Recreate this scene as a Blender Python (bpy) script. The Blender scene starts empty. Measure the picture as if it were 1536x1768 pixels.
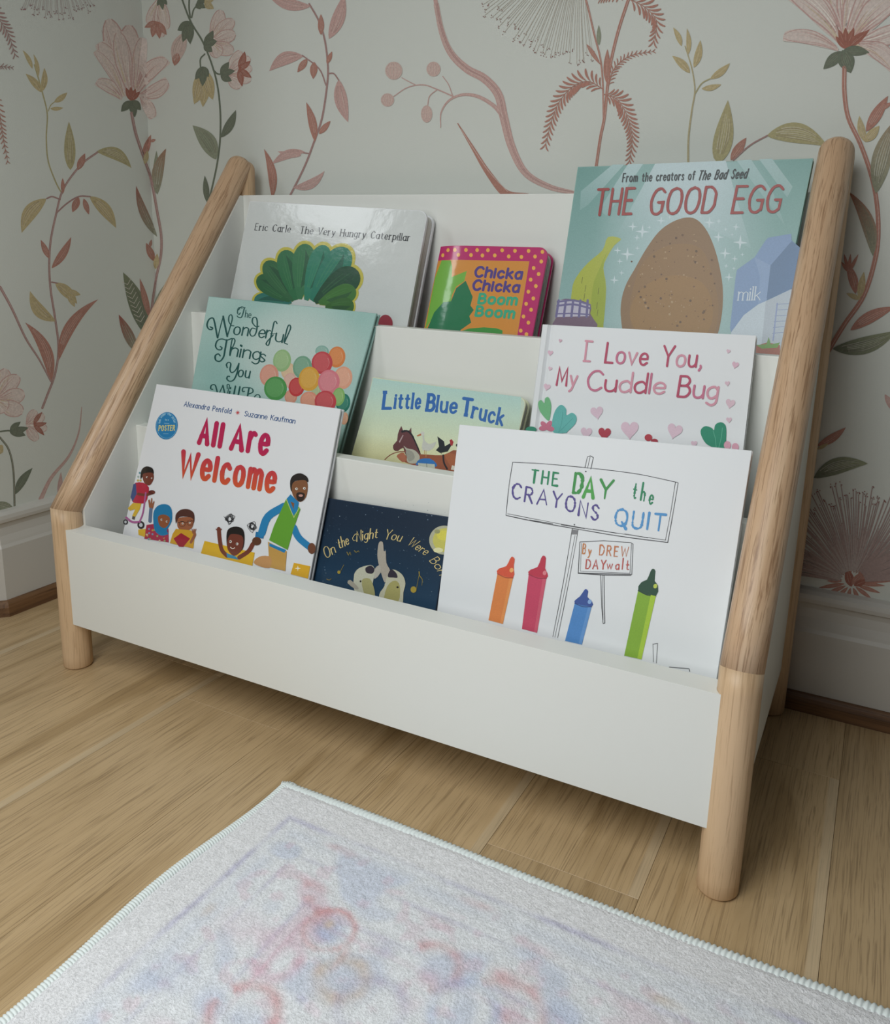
import bpy, bmesh, math, random
import numpy as np
from mathutils import Matrix, Vector
from mathutils.geometry import tessellate_polygon
random.seed(4); rng = np.random.default_rng(4)
U = 0.71                       # metres per shelf width unit (all plan numbers below are in these units)
FW, FH = 1536, 1768
col = bpy.context.scene.collection
sc = bpy.context.scene

# ------------------------------------------------------------------ camera
CP = np.array([1.1046705, -0.8206941, 0.6754494])
yaw, pit, rol, FPX, PX, PY = 0.4606012, -0.2235667, 0.0313603, 1428.725, 40.18, -116.385
cf = np.array([-math.sin(yaw)*math.cos(pit), math.cos(yaw)*math.cos(pit), math.sin(pit)])
r0 = np.array([math.cos(yaw), math.sin(yaw), 0.0]); u0 = np.cross(r0, cf)
cr_ = r0*math.cos(rol)+u0*math.sin(rol); cu = -r0*math.sin(rol)+u0*math.cos(rol)
cam = bpy.data.cameras.new('camera'); camo = bpy.data.objects.new('camera', cam); col.objects.link(camo)
M = Matrix(((cr_[0], cu[0], -cf[0], CP[0]*U), (cr_[1], cu[1], -cf[1], CP[1]*U), (cr_[2], cu[2], -cf[2], CP[2]*U), (0, 0, 0, 1)))
camo.matrix_world = M
cam.sensor_fit = 'HORIZONTAL'; cam.sensor_width = 36; cam.lens = FPX/FW*36
cam.shift_x = -PX/FW; cam.shift_y = PY/FW
cam.clip_start = 0.02; sc.camera = camo

# ------------------------------------------------------------------ light
sc.view_settings.view_transform = 'Standard'; sc.view_settings.look = 'None'
sc.view_settings.gamma = 1; sc.view_settings.use_curve_mapping = False
sc.view_settings.exposure = 0.17
w = bpy.data.worlds.new('world'); sc.world = w; w.use_nodes = True
w.node_tree.nodes['Background'].inputs[0].default_value = (0.80, 0.86, 0.92, 1)
w.node_tree.nodes['Background'].inputs[1].default_value = 0.02
def area(name, loc, target, sx, sy, power, color):
    l = bpy.data.lights.new(name, 'AREA'); l.shape = 'RECTANGLE'; l.size = sx; l.size_y = sy; l.energy = power; l.color = color
    o = bpy.data.objects.new(name, l); col.objects.link(o); o.location = loc
    o.rotation_euler = (Vector(target)-Vector(loc)).to_track_quat('-Z', 'Y').to_euler(); return o
area('window_light', (-1.35, -1.5, 2.0), (.25, .25, .45), .42, .75, 7.4, (.92, .97, 1.0))
area('fill_light_high', (.44, -.66, 1.0), (.5, -.2, 0), .6, .6, 4.7, (.97, 1.0, .985))  # added soft fill above the foreground, not a fixture of the room
area('fill_light_low', (.42, -.80, .52), (.50, -.35, 0), .45, .45, 2.3, (.97, 1.0, .985))  # unseen low fill, added to brighten the rug and near floor

# ------------------------------------------------------------------ helpers
def s2l(c): return c/12.92 if c <= 0.04045 else ((c+0.055)/1.055)**2.4
def rgb(c, k=1.0):
    if isinstance(c, str): c = tuple(int(c[i:i+2], 16) for i in (0, 2, 4))
    return np.array([min(0.95, s2l(v/255)*k) for v in c[:3]])
def mix(a, b, t):
    a = np.array([int(a[i:i+2], 16) for i in (0, 2, 4)], float) if isinstance(a, str) else np.array(a, float); b = np.array([int(b[i:i+2], 16) for i in (0, 2, 4)], float) if isinstance(b, str) else np.array(b, float)
    t = min(max(t, 0), 1); return tuple(a*(1-t)+b*t)
def ray(x, y):
    x = np.asarray(x, float); y = np.asarray(y, float)
    X = (x-FW/2-PX)/FPX; Y = (y-FH/2-PY)/FPX
    return cf+X[..., None]*cr_-Y[..., None]*cu
class Plane:
    def __init__(s, P, n):
        s.P = np.array(P, float); s.n = np.array(n, float); s.n /= np.linalg.norm(s.n)
        if (CP-s.P)@s.n < 0: s.n = -s.n
    def __call__(s, pts, off=0.0):
        pts = np.asarray(pts, float); v = ray(pts[:, 0], pts[:, 1])
        t = ((s.P-CP)@s.n)/(v@s.n)
        return CP+v*t[:, None]+s.n*np.asarray(off)[..., None] if np.ndim(off) else CP+v*t[:, None]+s.n*off
def link(name, me, mat=None, parent=None):
    o = bpy.data.objects.new(name, me); col.objects.link(o)
    if mat is not None: me.materials.append(mat)
    if parent is not None:
        o.parent = parent; o.matrix_parent_inverse = parent.matrix_world.inverted() if parent.type != 'EMPTY' else Matrix.Translation(-parent.location)
    return o
def tag(o, label=None, cat=None, group=None, kind=None):
    for k, v in (('label', label), ('category', cat), ('group', group), ('kind', kind)):
        if v: o[k] = v
    return o
def empty(name, loc):
    o = bpy.data.objects.new(name, None); col.objects.link(o); o.location = Vector(loc)*U; o.empty_display_size = .05; return o
def mesh(name, V, F, smooth=False):
    me = bpy.data.meshes.new(name); me.from_pydata((np.asarray(V)*U).tolist(), [], [list(f) for f in F]); me.update()
    if smooth: me.polygons.foreach_set('use_smooth', [True]*len(me.polygons))
    return me
def bevel_box(name, lo, hi, mat, parent=None, bev=0.0015, seg=2):
    bm = bmesh.new(); bmesh.ops.create_cube(bm, size=1)
    lo = np.array(lo)*U; hi = np.array(hi)*U
    for v in bm.verts:
        for i in range(3): v.co[i] = lo[i] if v.co[i] < 0 else hi[i]
    if bev: bmesh.ops.bevel(bm, geom=bm.edges[:], offset=bev, segments=seg, affect='EDGES', profile=.5)
    me = bpy.data.meshes.new(name); bm.to_mesh(me); bm.free(); return link(name, me, mat, parent)
def prism(name, poly, axis, a, b, mat, parent=None, bev=0.0):
    # poly: 2D list in the two other axes order; extruded along axis from a to b
    n = len(poly); V = []
    for t in (a, b):
        for p in poly:
            v = list(p); v.insert(axis, t); V.append(v)
    F = [list(range(n)), list(range(2*n-1, n-1, -1))]+[[i, n+i, n+(i+1) % n, (i+1) % n] for i in range(n)]
    me = mesh(name, V, F); bm = bmesh.new(); bm.from_mesh(me); bmesh.ops.recalc_face_normals(bm, faces=bm.faces)
    if bev: bmesh.ops.bevel(bm, geom=bm.edges[:], offset=bev, segments=2, affect='EDGES')
    bm.to_mesh(me); bm.free(); return link(name, me, mat, parent)

# ------------------------------------------------------------------ materials
class N:
    def __init__(s, name):
        s.m = bpy.data.materials.new(name); s.m.use_nodes = True; s.t = s.m.node_tree; s.b = s.t.nodes['Principled BSDF']
    def n(s, typ, **kw):
        o = s.t.nodes.new(typ)
        for k, v in kw.items():
            if k in o.inputs: o.inputs[k].default_value = v
            else: setattr(o, k, v)
        return o
    def l(s, a, b): s.t.links.new(a, b)
    def set(s, **kw):
        for k, v in kw.items(): s.b.inputs[k.replace('_', ' ')].default_value = v
def plain(name, c, rough=.5, noise=.03, bump=0.0, bscale=200, coat=0.0, spec=.5):
    g = N(name); c = rgb(c) if isinstance(c, str) else np.array(c)
    tc = g.n('ShaderNodeTexCoord'); nz = g.n('ShaderNodeTexNoise', Scale=6.0, Detail=4.0); g.l(tc.outputs['Object'], nz.inputs['Vector'])
    mx = g.n('ShaderNodeMix', data_type='RGBA'); mx.inputs[6].default_value = (*(c*(1-noise)), 1); mx.inputs[7].default_value = (*np.minimum(c*(1+noise), 1), 1)
    g.l(nz.outputs[0], mx.inputs[0]); g.l(mx.outputs[2], g.b.inputs['Base Color'])
    g.set(Roughness=rough, Specular_IOR_Level=spec, Coat_Weight=coat, Coat_Roughness=.12)
    if bump:
        n2 = g.n('ShaderNodeTexNoise', Scale=float(bscale), Detail=3.0); g.l(tc.outputs['Object'], n2.inputs['Vector'])
        bp = g.n('ShaderNodeBump', Strength=bump, Distance=.001); g.l(n2.outputs[0], bp.inputs['Height']); g.l(bp.outputs[0], g.b.inputs['Normal'])
    return g.m
def printed(name, rough=.35, bump=.0, bscale=60, coat=0.0, speck=.04, sscale=900):
    g = N(name); at = g.n('ShaderNodeAttribute', attribute_name='Col'); tc = g.n('ShaderNodeTexCoord')
    nz = g.n('ShaderNodeTexNoise', Scale=float(sscale), Detail=2.0); g.l(tc.outputs['Object'], nz.inputs['Vector'])
    mr = g.n('ShaderNodeMapRange'); mr.inputs[3].default_value = 1-speck; mr.inputs[4].default_value = 1+speck
    mr.inputs[1].default_value = .3; mr.inputs[2].default_value = .7; g.l(nz.outputs[0], mr.inputs[0])
    mu = g.n('ShaderNodeVectorMath', operation='SCALE'); g.l(at.outputs['Color'], mu.inputs[0]); g.l(mr.outputs[0], mu.inputs[3]); g.l(mu.outputs[0], g.b.inputs['Base Color'])
    g.set(Roughness=rough, Coat_Weight=coat, Coat_Roughness=.1, Specular_IOR_Level=.35)
    if bump:
        n2 = g.n('ShaderNodeTexNoise', Scale=float(bscale), Detail=4.0); g.l(tc.outputs['Object'], n2.inputs['Vector'])
        bp = g.n('ShaderNodeBump', Strength=bump, Distance=.002); g.l(n2.outputs[0], bp.inputs['Height'])
        g.l(bp.outputs[0], g.b.inputs['Normal']); g.l(bp.outputs[0], g.b.inputs['Coat Normal'])
    return g.m
def wood(name, c1, c2, c3, along='Z', big_=30, fin=420, rough=.45, pore=.5, byobj=False, coords='Object', fy=.02, rings=22.0, sap=False):
    g = N(name); tc = g.n('ShaderNodeTexCoord'); mp = g.n('ShaderNodeMapping')
    src = tc.outputs[coords]
    if byobj:
        oi = g.n('ShaderNodeObjectInfo'); ad = g.n('ShaderNodeVectorMath', operation='MULTIPLY_ADD')
        cb = g.n('ShaderNodeCombineXYZ'); 
        for i in range(3): g.l(oi.outputs['Random'], cb.inputs[i])
        ad.inputs[1].default_value = (7.3, 11.1, 3.7); g.l(cb.outputs[0], ad.inputs[0]); g.l(src, ad.inputs[2]); src = ad.outputs[0]
    g.l(src, mp.inputs['Vector'])
    i = 'XYZ'.index(along); s = [1, 1, 1]; s[i] = .10; mp.inputs['Scale'].default_value = s
    big = g.n('ShaderNodeTexNoise', Scale=float(big_), Detail=4.0, Distortion=.7); g.l(mp.outputs[0], big.inputs['Vector'])
    # growth rings: bands of a distorted coordinate
    mulv = g.n('ShaderNodeMath', operation='MULTIPLY'); mulv.inputs[1].default_value = rings; g.l(big.outputs[0], mulv.inputs[0])
    sn = g.n('ShaderNodeMath', operation='SINE'); g.l(mulv.outputs[0], sn.inputs[0])
    fine = g.n('ShaderNodeTexNoise', Scale=float(fin), Detail=3.0, Roughness=.6)
    mp2 = g.n('ShaderNodeMapping'); s2 = [1, 1, 1]; s2[i] = fy; mp2.inputs['Scale'].default_value = s2
    wob = g.n('ShaderNodeVectorMath', operation='MULTIPLY_ADD'); wob.inputs[1].default_value = (.012, .012, .012); g.l(big.outputs['Color'], wob.inputs[0]); g.l(src, wob.inputs[2])
    g.l(wob.outputs[0], mp2.inputs['Vector']); g.l(mp2.outputs[0], fine.inputs['Vector'])
    r1 = g.n('ShaderNodeValToRGB'); r1.color_ramp.elements[0].position = .28; r1.color_ramp.elements[1].position = .72
    r1.color_ramp.elements[0].color = (*rgb(c2), 1); r1.color_ramp.elements[1].color = (*rgb(c1), 1)
    mrs = g.n('ShaderNodeMapRange'); mrs.inputs[1].default_value = -1; mrs.inputs[3].default_value = -.12; mrs.inputs[4].default_value = .12; g.l(sn.outputs[0], mrs.inputs[0])
    adm = g.n('ShaderNodeMath', operation='ADD'); g.l(big.outputs[0], adm.inputs[0]); g.l(mrs.outputs[0], adm.inputs[1]); g.l(adm.outputs[0], r1.inputs[0])
    r2 = g.n('ShaderNodeMapRange'); r2.inputs[1].default_value = .50; r2.inputs[2].default_value = .68; r2.inputs[3].default_value = 0; r2.inputs[4].default_value = pore; g.l(fine.outputs[0], r2.inputs[0])
    mx = g.n('ShaderNodeMix', data_type='RGBA'); g.l(r2.outputs[0], mx.inputs[0]); g.l(r1.outputs[0], mx.inputs[6]); mx.inputs[7].default_value = (*rgb(c3), 1)
    out = mx.outputs[2]
    if sap:   # pale sapwood along one edge of some planks
        sx_ = g.n('ShaderNodeSeparateXYZ'); g.l(tc.outputs['Object'], sx_.inputs[0]); f1 = g.n('ShaderNodeMath', operation='SUBTRACT'); f1.inputs[1].default_value = .2125*U-20*PW*U; g.l(sx_.outputs[0], f1.inputs[0])
        f2 = g.n('ShaderNodeMath', operation='DIVIDE'); f2.inputs[1].default_value = PW*U; g.l(f1.outputs[0], f2.inputs[0]); f3 = g.n('ShaderNodeMath', operation='FRACT'); g.l(f2.outputs[0], f3.inputs[0])
        f4 = g.n('ShaderNodeMapRange'); f4.inputs[1].default_value = .925; f4.inputs[2].default_value = .94; g.l(f3.outputs[0], f4.inputs[0])
        f5 = g.n('ShaderNodeMath', operation='GREATER_THAN'); f5.inputs[1].default_value = .6; g.l(oi.outputs['Random'], f5.inputs[0]); f6 = g.n('ShaderNodeMath', operation='MULTIPLY'); g.l(f4.outputs[0], f6.inputs[0]); g.l(f5.outputs[0], f6.inputs[1])
        f7 = g.n('ShaderNodeMath', operation='MULTIPLY'); f7.inputs[1].default_value = .45; g.l(f6.outputs[0], f7.inputs[0])
        mz = g.n('ShaderNodeMix', data_type='RGBA'); g.l(f7.outputs[0], mz.inputs[0]); g.l(out, mz.inputs[6]); mz.inputs[7].default_value = (*rgb('cdbb9e'), 1); out = mz.outputs[2]
    if byobj:
        hs = g.n('ShaderNodeHueSaturation'); m3 = g.n('ShaderNodeMapRange'); m3.inputs[3].default_value = .93; m3.inputs[4].default_value = 1.08
        g.l(oi.outputs['Random'], m3.inputs[0]); g.l(m3.outputs[0], hs.inputs['Value']); g.l(out, hs.inputs['Color']); out = hs.outputs[0]
    g.l(out, g.b.inputs['Base Color'])
    bp = g.n('ShaderNodeBump', Strength=.25, Distance=.0006); g.l(fine.outputs[0], bp.inputs['Height']); g.l(bp.outputs[0], g.b.inputs['Normal'])
    g.set(Roughness=rough); return g.m
M_wall = plain('wallpaper_ground', (.67, .69, .64), .75, .015, .15, 900)
M_white = plain('painted_board', (.80, .81, .77), .45, .01, .05, 400)
M_base = plain('painted_skirting', (.60, .58, .54), .4, .01)
PW = .1825
M_rail = wood('rubberwood', 'dfc2a2', 'c6a280', '8a6648', 'Z', 55, 620, .36, .75, fy=.03, rings=9.0)
M_railv = wood('rubberwood_plain', 'e2c6a2', 'cfac86', '9c7856', 'Z', 45, 480, .42, .5, fy=.02, rings=7.0)
M_floor = wood('oak_planks', 'c8ac84', 'ab8f67', '6b5439', 'Y', 24, 850, .40, .55, True, fy=.014, rings=16.0, sap=True)
M_strip = wood('dark_oak_strip', '7c5a3c', '634630', '3c281a', 'X', 40, 400, .5, .7)
M_strip2 = wood('dark_oak_strip_side', '7c5a3c', '634630', '3c281a', 'Y', 40, 400, .5, .7)
M_page = plain('paper_pages', (.72, .70, .65), .8, .03)
M_cardw = plain('white_card', (.80, .81, .82), .5, .01)
M_gap = plain('joint_filler', (.22, .16, .10), .8, .05)

# ------------------------------------------------------------------ 2D art laid on real surfaces
def cr(pts, n=6, closed=False):
    P = np.asarray(pts, float)
    if len(P) < 3 and not closed: 
        t = np.linspace(0, 1, n+1)[:, None]; return P[0]*(1-t)+P[-1]*t
    if closed: Q = np.vstack([P[-1], P, P[0], P[1]])
    else: Q = np.vstack([2*P[0]-P[1], P, 2*P[-1]-P[-2]])
    out = []
    for i in range(1, len(Q)-2):
        p0, p1, p2, p3 = Q[i-1], Q[i], Q[i+1], Q[i+2]
        for k in range(n):
            t = k/n; out.append(.5*((2*p1)+(-p0+p2)*t+(2*p0-5*p1+4*p2-p3)*t*t+(-p0+3*p1-3*p2+p3)*t**3))
    if not closed: out.append(Q[-2])
    return np.array(out)
class Art:
    def __init__(s, fmap, k=1.25, o=(0, 0), sc=1.0, step=1.1e-5, base=4e-4, wrap=400):
        s.f = fmap; s.k = k; s.o = np.array(o, float); s.s = sc; s.V = []; s.F = []; s.C = []; s.nv = 0; s.ly = 0; s.step = step; s.base = base; s.wrap = wrap
    def org(s, o, sc): s.o = np.array(o, float); s.s = sc
    def px(s, P): return np.asarray(P, float)/s.s+s.o
    def put(s, P, F, c, ramp=None):
        Q = s.px(P); off = np.full(len(Q), s.base+s.step*(s.ly % s.wrap)); s.ly += 1
        if ramp is not None: off = off+np.linspace(0, ramp, len(Q))
        s.V.append(s.f(Q, off))
        if callable(c): C = np.array([rgb(c(p), s.k) for p in np.asarray(P, float)])
        else:
            C = rgb(c, s.k); C = np.tile(C, (len(Q), 1)) if C.ndim == 1 else C
        s.C.append(C); s.F += [[i+s.nv for i in f] for f in F]; s.nv += len(Q)
    def poly(s, P, c, smooth=0, jit=0):
        P = cr(P, smooth, True) if smooth else np.asarray(P, float)
        if jit: P = P+rng.normal(0, jit, P.shape)
        F = tessellate_polygon([[Vector((p[0], p[1], 0)) for p in P]])
        s.put(P, F, c)
    def grad(s, Q, fn, nx=12, ny=12):
        Q = np.asarray(Q, float); P = []; 
        for j in range(ny+1):
            for i in range(nx+1):
                u, v = i/nx, j/ny; P.append((Q[0]*(1-u)+Q[1]*u)*(1-v)+(Q[3]*(1-u)+Q[2]*u)*v)
        F = [[j*(nx+1)+i, j*(nx+1)+i+1, (j+1)*(nx+1)+i+1, (j+1)*(nx+1)+i] for j in range(ny) for i in range(nx)]
        uv = [(i/nx, j/ny) for j in range(ny+1) for i in range(nx+1)]
        s.put(P, F, np.array([rgb(fn(u, v), s.k) for u, v in uv]) if False else 'ffffff'); s.C[-1] = np.array([rgb(fn(u, v), s.k) for u, v in uv])
    def ell(s, c, rx, ry, colr, rot=0, n=28, a0=0, a1=2*math.pi):
        t = np.linspace(a0, a1, n, endpoint=abs(a1-a0-2*math.pi) > 1e-6); x = rx*np.cos(t); y = ry*np.sin(t); R = math.radians(rot)
        P = np.stack([c[0]+x*math.cos(R)-y*math.sin(R), c[1]+x*math.sin(R)+y*math.cos(R)], 1); s.poly(P, colr)
    def stroke(s, P, w0, colr, w1=None, smooth=0, cap=True, prof=None, cons=0.0, jit=0, closed=False):
        P = cr(P, smooth, closed) if smooth else np.asarray(P, float)
        if closed: P = np.vstack([P, P[:1]])
        d = np.diff(P, axis=0); keep = np.r_[True, np.hypot(d[:, 0], d[:, 1]) > 1e-6]; P = P[keep]; n = len(P)
        if n < 2: return
        w1 = w0 if w1 is None else w1; t = np.linspace(0, 1, n)
        wd = (w0+(w1-w0)*t)/2
        if prof is not None: wd = prof(t)/2
        if jit: wd = wd*(1+rng.normal(0, jit, n))
        d = np.diff(P, axis=0); d /= np.hypot(d[:, 0], d[:, 1])[:, None]
        nn = np.stack([-d[:, 1], d[:, 0]], 1)
        A = np.vstack([nn[:1], nn]); B = np.vstack([nn, nn[-1:]]); m = A+B; ml = np.hypot(m[:, 0], m[:, 1])+1e-9; m = m/ml[:, None]
        sc_ = np.clip(1/np.maximum((m*A).sum(1), .45), 1, 1.9)
        if cons:
            dd = np.vstack([d[:1], (d[:-1]+d[1:])/2, d[-1:]]); dl = np.hypot(dd[:, 0], dd[:, 1])+1e-9
            wd = wd*(1-cons*np.abs(dd[:, 0])/dl)
        off = m*(wd*sc_)[:, None]
        V = []; F = []
        if cap:
            for a in np.linspace(math.pi*.5, math.pi*1.5, 5)[1:-1]: V.append(P[0]+wd[0]*(m[0]*math.sin(a)*1+d[0]*math.cos(a)))
        k0 = len(V)
        for i in range(n): V += [P[i]+off[i], P[i]-off[i]]
        for i in range(n-1): F.append([k0+2*i, k0+2*i+1, k0+2*i+3, k0+2*i+2])
        if cap:
            F.append([k0]+list(range(0, k0))+[k0+1])
            k1 = len(V)
            for a in np.linspace(-math.pi/2, math.pi/2, 5)[1:-1]: V.append(P[-1]+wd[-1]*(-m[-1]*-math.sin(-a)*-1+d[-1]*math.cos(a)))
            e = k0+2*(n-1); F.append([e]+[k1+2-j for j in range(3)][::1]+[e+1] if False else [e+1, k1, k1+1, k1+2, e])
        s.put(V, F, colr, ramp=4e-6)
    def leaf(s, b, t, w, c, bend=0.0, veins=0, vc=None, peak=.45, c2=None, blunt=.0):
        b = np.array(b, float); t = np.array(t, float); d = t-b; L = np.hypot(*d); nn = np.array([-d[1], d[0]])/max(L, 1e-6)
        n = 15; tt = np.linspace(0, 1, n) if not blunt else 1-(1-np.linspace(0, 1, n))**1.6; C = b+d*tt[:, None]+nn*(bend*4*tt*(1-tt)*L)[:, None]
        a = math.log(.5)/math.log(peak); pr = np.sin(math.pi*tt**a)**.9 if not blunt else np.where(tt > peak, np.sqrt(np.maximum(0, 1-((tt-peak)/(1-peak))**2))**blunt, (.18+.82*np.sin(np.clip(tt/peak, 0, 1)*math.pi/2)))*(1 if tt is None else 1); wd = w/2*np.maximum(pr, 0)
        up = C+nn*wd[:, None]; lo = C-nn*wd[:, None]
        V = []; F = []
        for i in range(n): V += [up[i], C[i], lo[i]]
        for i in range(n-1):
            F += [[3*i, 3*i+1, 3*i+4, 3*i+3], [3*i+1, 3*i+2, 3*i+5, 3*i+4]]
        if c2 is None: s.put(V, F, c)
        else:
            A = rgb(c, s.k); B = rgb(c2, s.k); s.put(V, F, c); s.C[-1] = np.repeat(np.array([A*(1-x)+B*x for x in tt]), 3, axis=0)
        for i in range(veins):
            f = ((i+.5)/veins*2-1)*.62; lo_, hi_ = .12+.1*random.random(), .72+.2*random.random()
            sel = (tt >= lo_) & (tt <= hi_); PP = C[sel]+nn*(wd[sel]*f)[:, None]
            if len(PP) > 2: s.stroke(PP, max(w*.045, .5), mix(c if isinstance(c, str) else 'a08070', vc or 'c9b9a9', .55), max(w*.02, .3), cap=False)
    def star(s, c, r, colr, inner=.28, n=4, rot=0):
        P = [(c[0]+(r if i % 2 == 0 else r*inner)*math.sin(math.pi*i/n+rot), c[1]-(r if i % 2 == 0 else r*inner)*math.cos(math.pi*i/n+rot)) for i in range(2*n)]; s.poly(P, colr)
    def heart(s, c, r, colr, rot=0):
        t = np.linspace(0, 2*math.pi, 26, endpoint=False); x = 16*np.sin(t)**3; y = -(13*np.cos(t)-5*np.cos(2*t)-2*np.cos(3*t)-np.cos(4*t)); R = math.radians(rot)
        x, y = x*r/16, y*r/14; s.poly(np.stack([c[0]+x*math.cos(R)-y*math.sin(R), c[1]+x*math.sin(R)+y*math.cos(R)], 1), colr)
    def build(s, name, mat, parent):
        V = np.vstack(s.V); me = mesh(name, V, s.F); a = me.color_attributes.new('Col', 'FLOAT_COLOR', 'POINT')
        C = np.ones((len(V), 4), np.float32); C[:, :3] = np.vstack(s.C); a.data.foreach_set('color', C.ravel())
        return link(name, me, mat, parent)
# ---- stroke alphabet (x to the right, y up, cap height 1, x height .62)
G = {}
def g(ch, adv, *st): G[ch] = (adv, st)
def L(*a): return ('L', [(a[i], a[i+1]) for i in range(0, len(a), 2)])
def S(*a): return ('S', [(a[i], a[i+1]) for i in range(0, len(a), 2)])
g(' ', .34)
g('A', .66, L(.0, 0, .30, 1, .60, 0), L(.12, .34, .48, .34))
g('B', .58, L(.06, 0, .06, 1), S(.06, 1, .34, .99, .46, .78, .34, .56, .06, .53), S(.06, .53, .40, .52, .52, .27, .38, .02, .06, 0))
g('C', .62, S(.56, .84, .40, 1.0, .18, .92, .04, .55, .14, .12, .36, .0, .56, .16))
g('D', .62, L(.06, 0, .06, 1), S(.06, 1, .34, .98, .55, .72, .55, .30, .36, .02, .06, 0))
g('E', .52, L(.46, 1, .06, 1, .06, 0, .47, 0), L(.06, .53, .40, .53))
g('F', .50, L(.46, 1, .06, 1, .06, 0), L(.06, .52, .40, .52))
g('G', .66, S(.56, .86, .38, 1.0, .16, .90, .04, .52, .14, .10, .36, .0, .54, .12), L(.54, .10, .55, .46, .34, .46))
g('H', .64, L(.06, 0, .06, 1), L(.55, 0, .55, 1), L(.06, .52, .55, .52))
g('I', .34, L(.15, 0, .15, 1))
g('K', .60, L(.06, 0, .06, 1), L(.52, 1, .08, .46), L(.20, .58, .54, 0))
g('L', .50, L(.06, 1, .06, 0, .46, 0))
g('M', .78, L(.06, 0, .10, 1, .37, .25, .64, 1, .69, 0))
g('N', .66, L(.06, 0, .06, 1, .56, 0, .56, 1))
g('O', .68, S(.33, 1, .12, .88, .04, .5, .12, .12, .33, 0, .54, .12, .62, .5, .54, .88, .33, 1))
g('P', .56, L(.06, 0, .06, 1), S(.06, 1, .36, .99, .50, .76, .36, .50, .06, .47))
g('Q', .70, S(.33, 1, .12, .88, .04, .5, .12, .12, .33, 0, .54, .12, .62, .5, .54, .88, .33, 1), L(.38, .25, .62, -.12))
g('R', .60, L(.06, 0, .06, 1), S(.06, 1, .36, .99, .48, .76, .36, .53, .06, .50), L(.26, .52, .54, 0))
g('S', .54, S(.46, .84, .28, 1.0, .09, .86, .14, .62, .38, .44, .46, .20, .28, 0, .06, .16))
g('T', .56, L(.0, 1, .52, 1), L(.26, 1, .26, 0))
g('U', .62, S(.06, 1, .06, .5, .10, .12, .30, 0, .50, .12, .54, .5, .54, 1))
g('V', .62, L(.0, 1, .29, 0, .58, 1))
g('W', .88, L(.0, 1, .20, 0, .42, .85, .64, 0, .84, 1))
g('Y', .60, L(.0, 1, .28, .48, .56, 1), L(.28, .50, .28, 0))
g('a', .54, S(.44, .46, .30, .62, .10, .52, .04, .28, .12, .04, .28, .0, .44, .16), L(.45, .62, .45, 0))
g('c', .48, S(.42, .50, .28, .62, .10, .52, .04, .30, .12, .06, .28, 0, .43, .12))
g('d', .56, S(.45, .44, .30, .62, .10, .52, .04, .28, .12, .04, .28, .0, .45, .16), L(.46, 1, .46, 0))
g('e', .52, S(.06, .32, .44, .34, .40, .54, .25, .62, .10, .52, .04, .30, .12, .06, .28, 0, .44, .12))
g('f', .36, S(.36, .94, .24, 1.0, .15, .86, .15, .62), L(.15, .66, .15, 0), L(.0, .60, .32, .60))
g('g', .54, S(.44, .46, .30, .62, .10, .52, .04, .30, .12, .06, .28, .02, .44, .18), S(.45, .62, .45, .2, .43, -.18, .26, -.32, .06, -.22))
g('h', .56, L(.06, 1, .06, 0), S(.06, .42, .18, .58, .32, .62, .45, .52, .46, .36), L(.46, .40, .46, 0))
g('i', .22, L(.09, .60, .09, 0), L(.09, .80, .09, .86))
g('j', .24, S(.12, .60, .12, .0, .10, -.25, -.04, -.30), L(.12, .80, .12, .86))
g('k', .52, L(.06, 1, .06, 0), L(.42, .60, .08, .26), L(.18, .36, .46, 0))
g('l', .20, L(.08, 1, .08, 0))
g('m', .82, L(.06, .62, .06, 0), S(.06, .44, .16, .58, .26, .62, .37, .52, .38, .38), L(.38, .42, .38, 0), S(.38, .44, .48, .58, .58, .62, .70, .52, .71, .38), L(.71, .42, .71, 0))
g('n', .56, L(.06, .62, .06, 0), S(.06, .42, .18, .58, .32, .62, .45, .52, .46, .36), L(.46, .40, .46, 0))
g('o', .54, S(.26, .62, .10, .54, .04, .31, .10, .08, .26, 0, .42, .08, .48, .31, .42, .54, .26, .62))
g('p', .56, L(.06, .62, .06, -.32), S(.06, .44, .20, .62, .38, .56, .48, .32, .40, .06, .24, 0, .06, .14))
g('r', .38, L(.06, .62, .06, 0), S(.06, .38, .14, .54, .26, .62, .36, .58))
g('s', .44, S(.38, .52, .24, .62, .09, .54, .12, .40, .30, .26, .38, .14, .24, 0, .05, .08))
g('t', .36, S(.14, .86, .14, .40, .15, .10, .26, 0, .34, .04), L(.0, .60, .32, .60))
g('u', .56, S(.06, .62, .06, .28, .12, .06, .26, 0, .40, .08, .46, .24), L(.46, .62, .46, 0))
g('v', .48, L(.0, .62, .22, 0, .44, .62))
g('w', .72, L(.0, .62, .16, 0, .34, .55, .52, 0, .68, .62))
g('x', .48, L(.02, .62, .44, 0), L(.44, .62, .02, 0))
g('y', .50, L(.02, .62, .24, .04), S(.46, .62, .30, .16, .18, -.18, .04, -.30))
g('z', .46, L(.04, .62, .40, .62, .04, 0, .42, 0))
g(',', .24, S(.12, .06, .14, -.04, .06, -.18))
SERIF = {'stem'}
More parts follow.
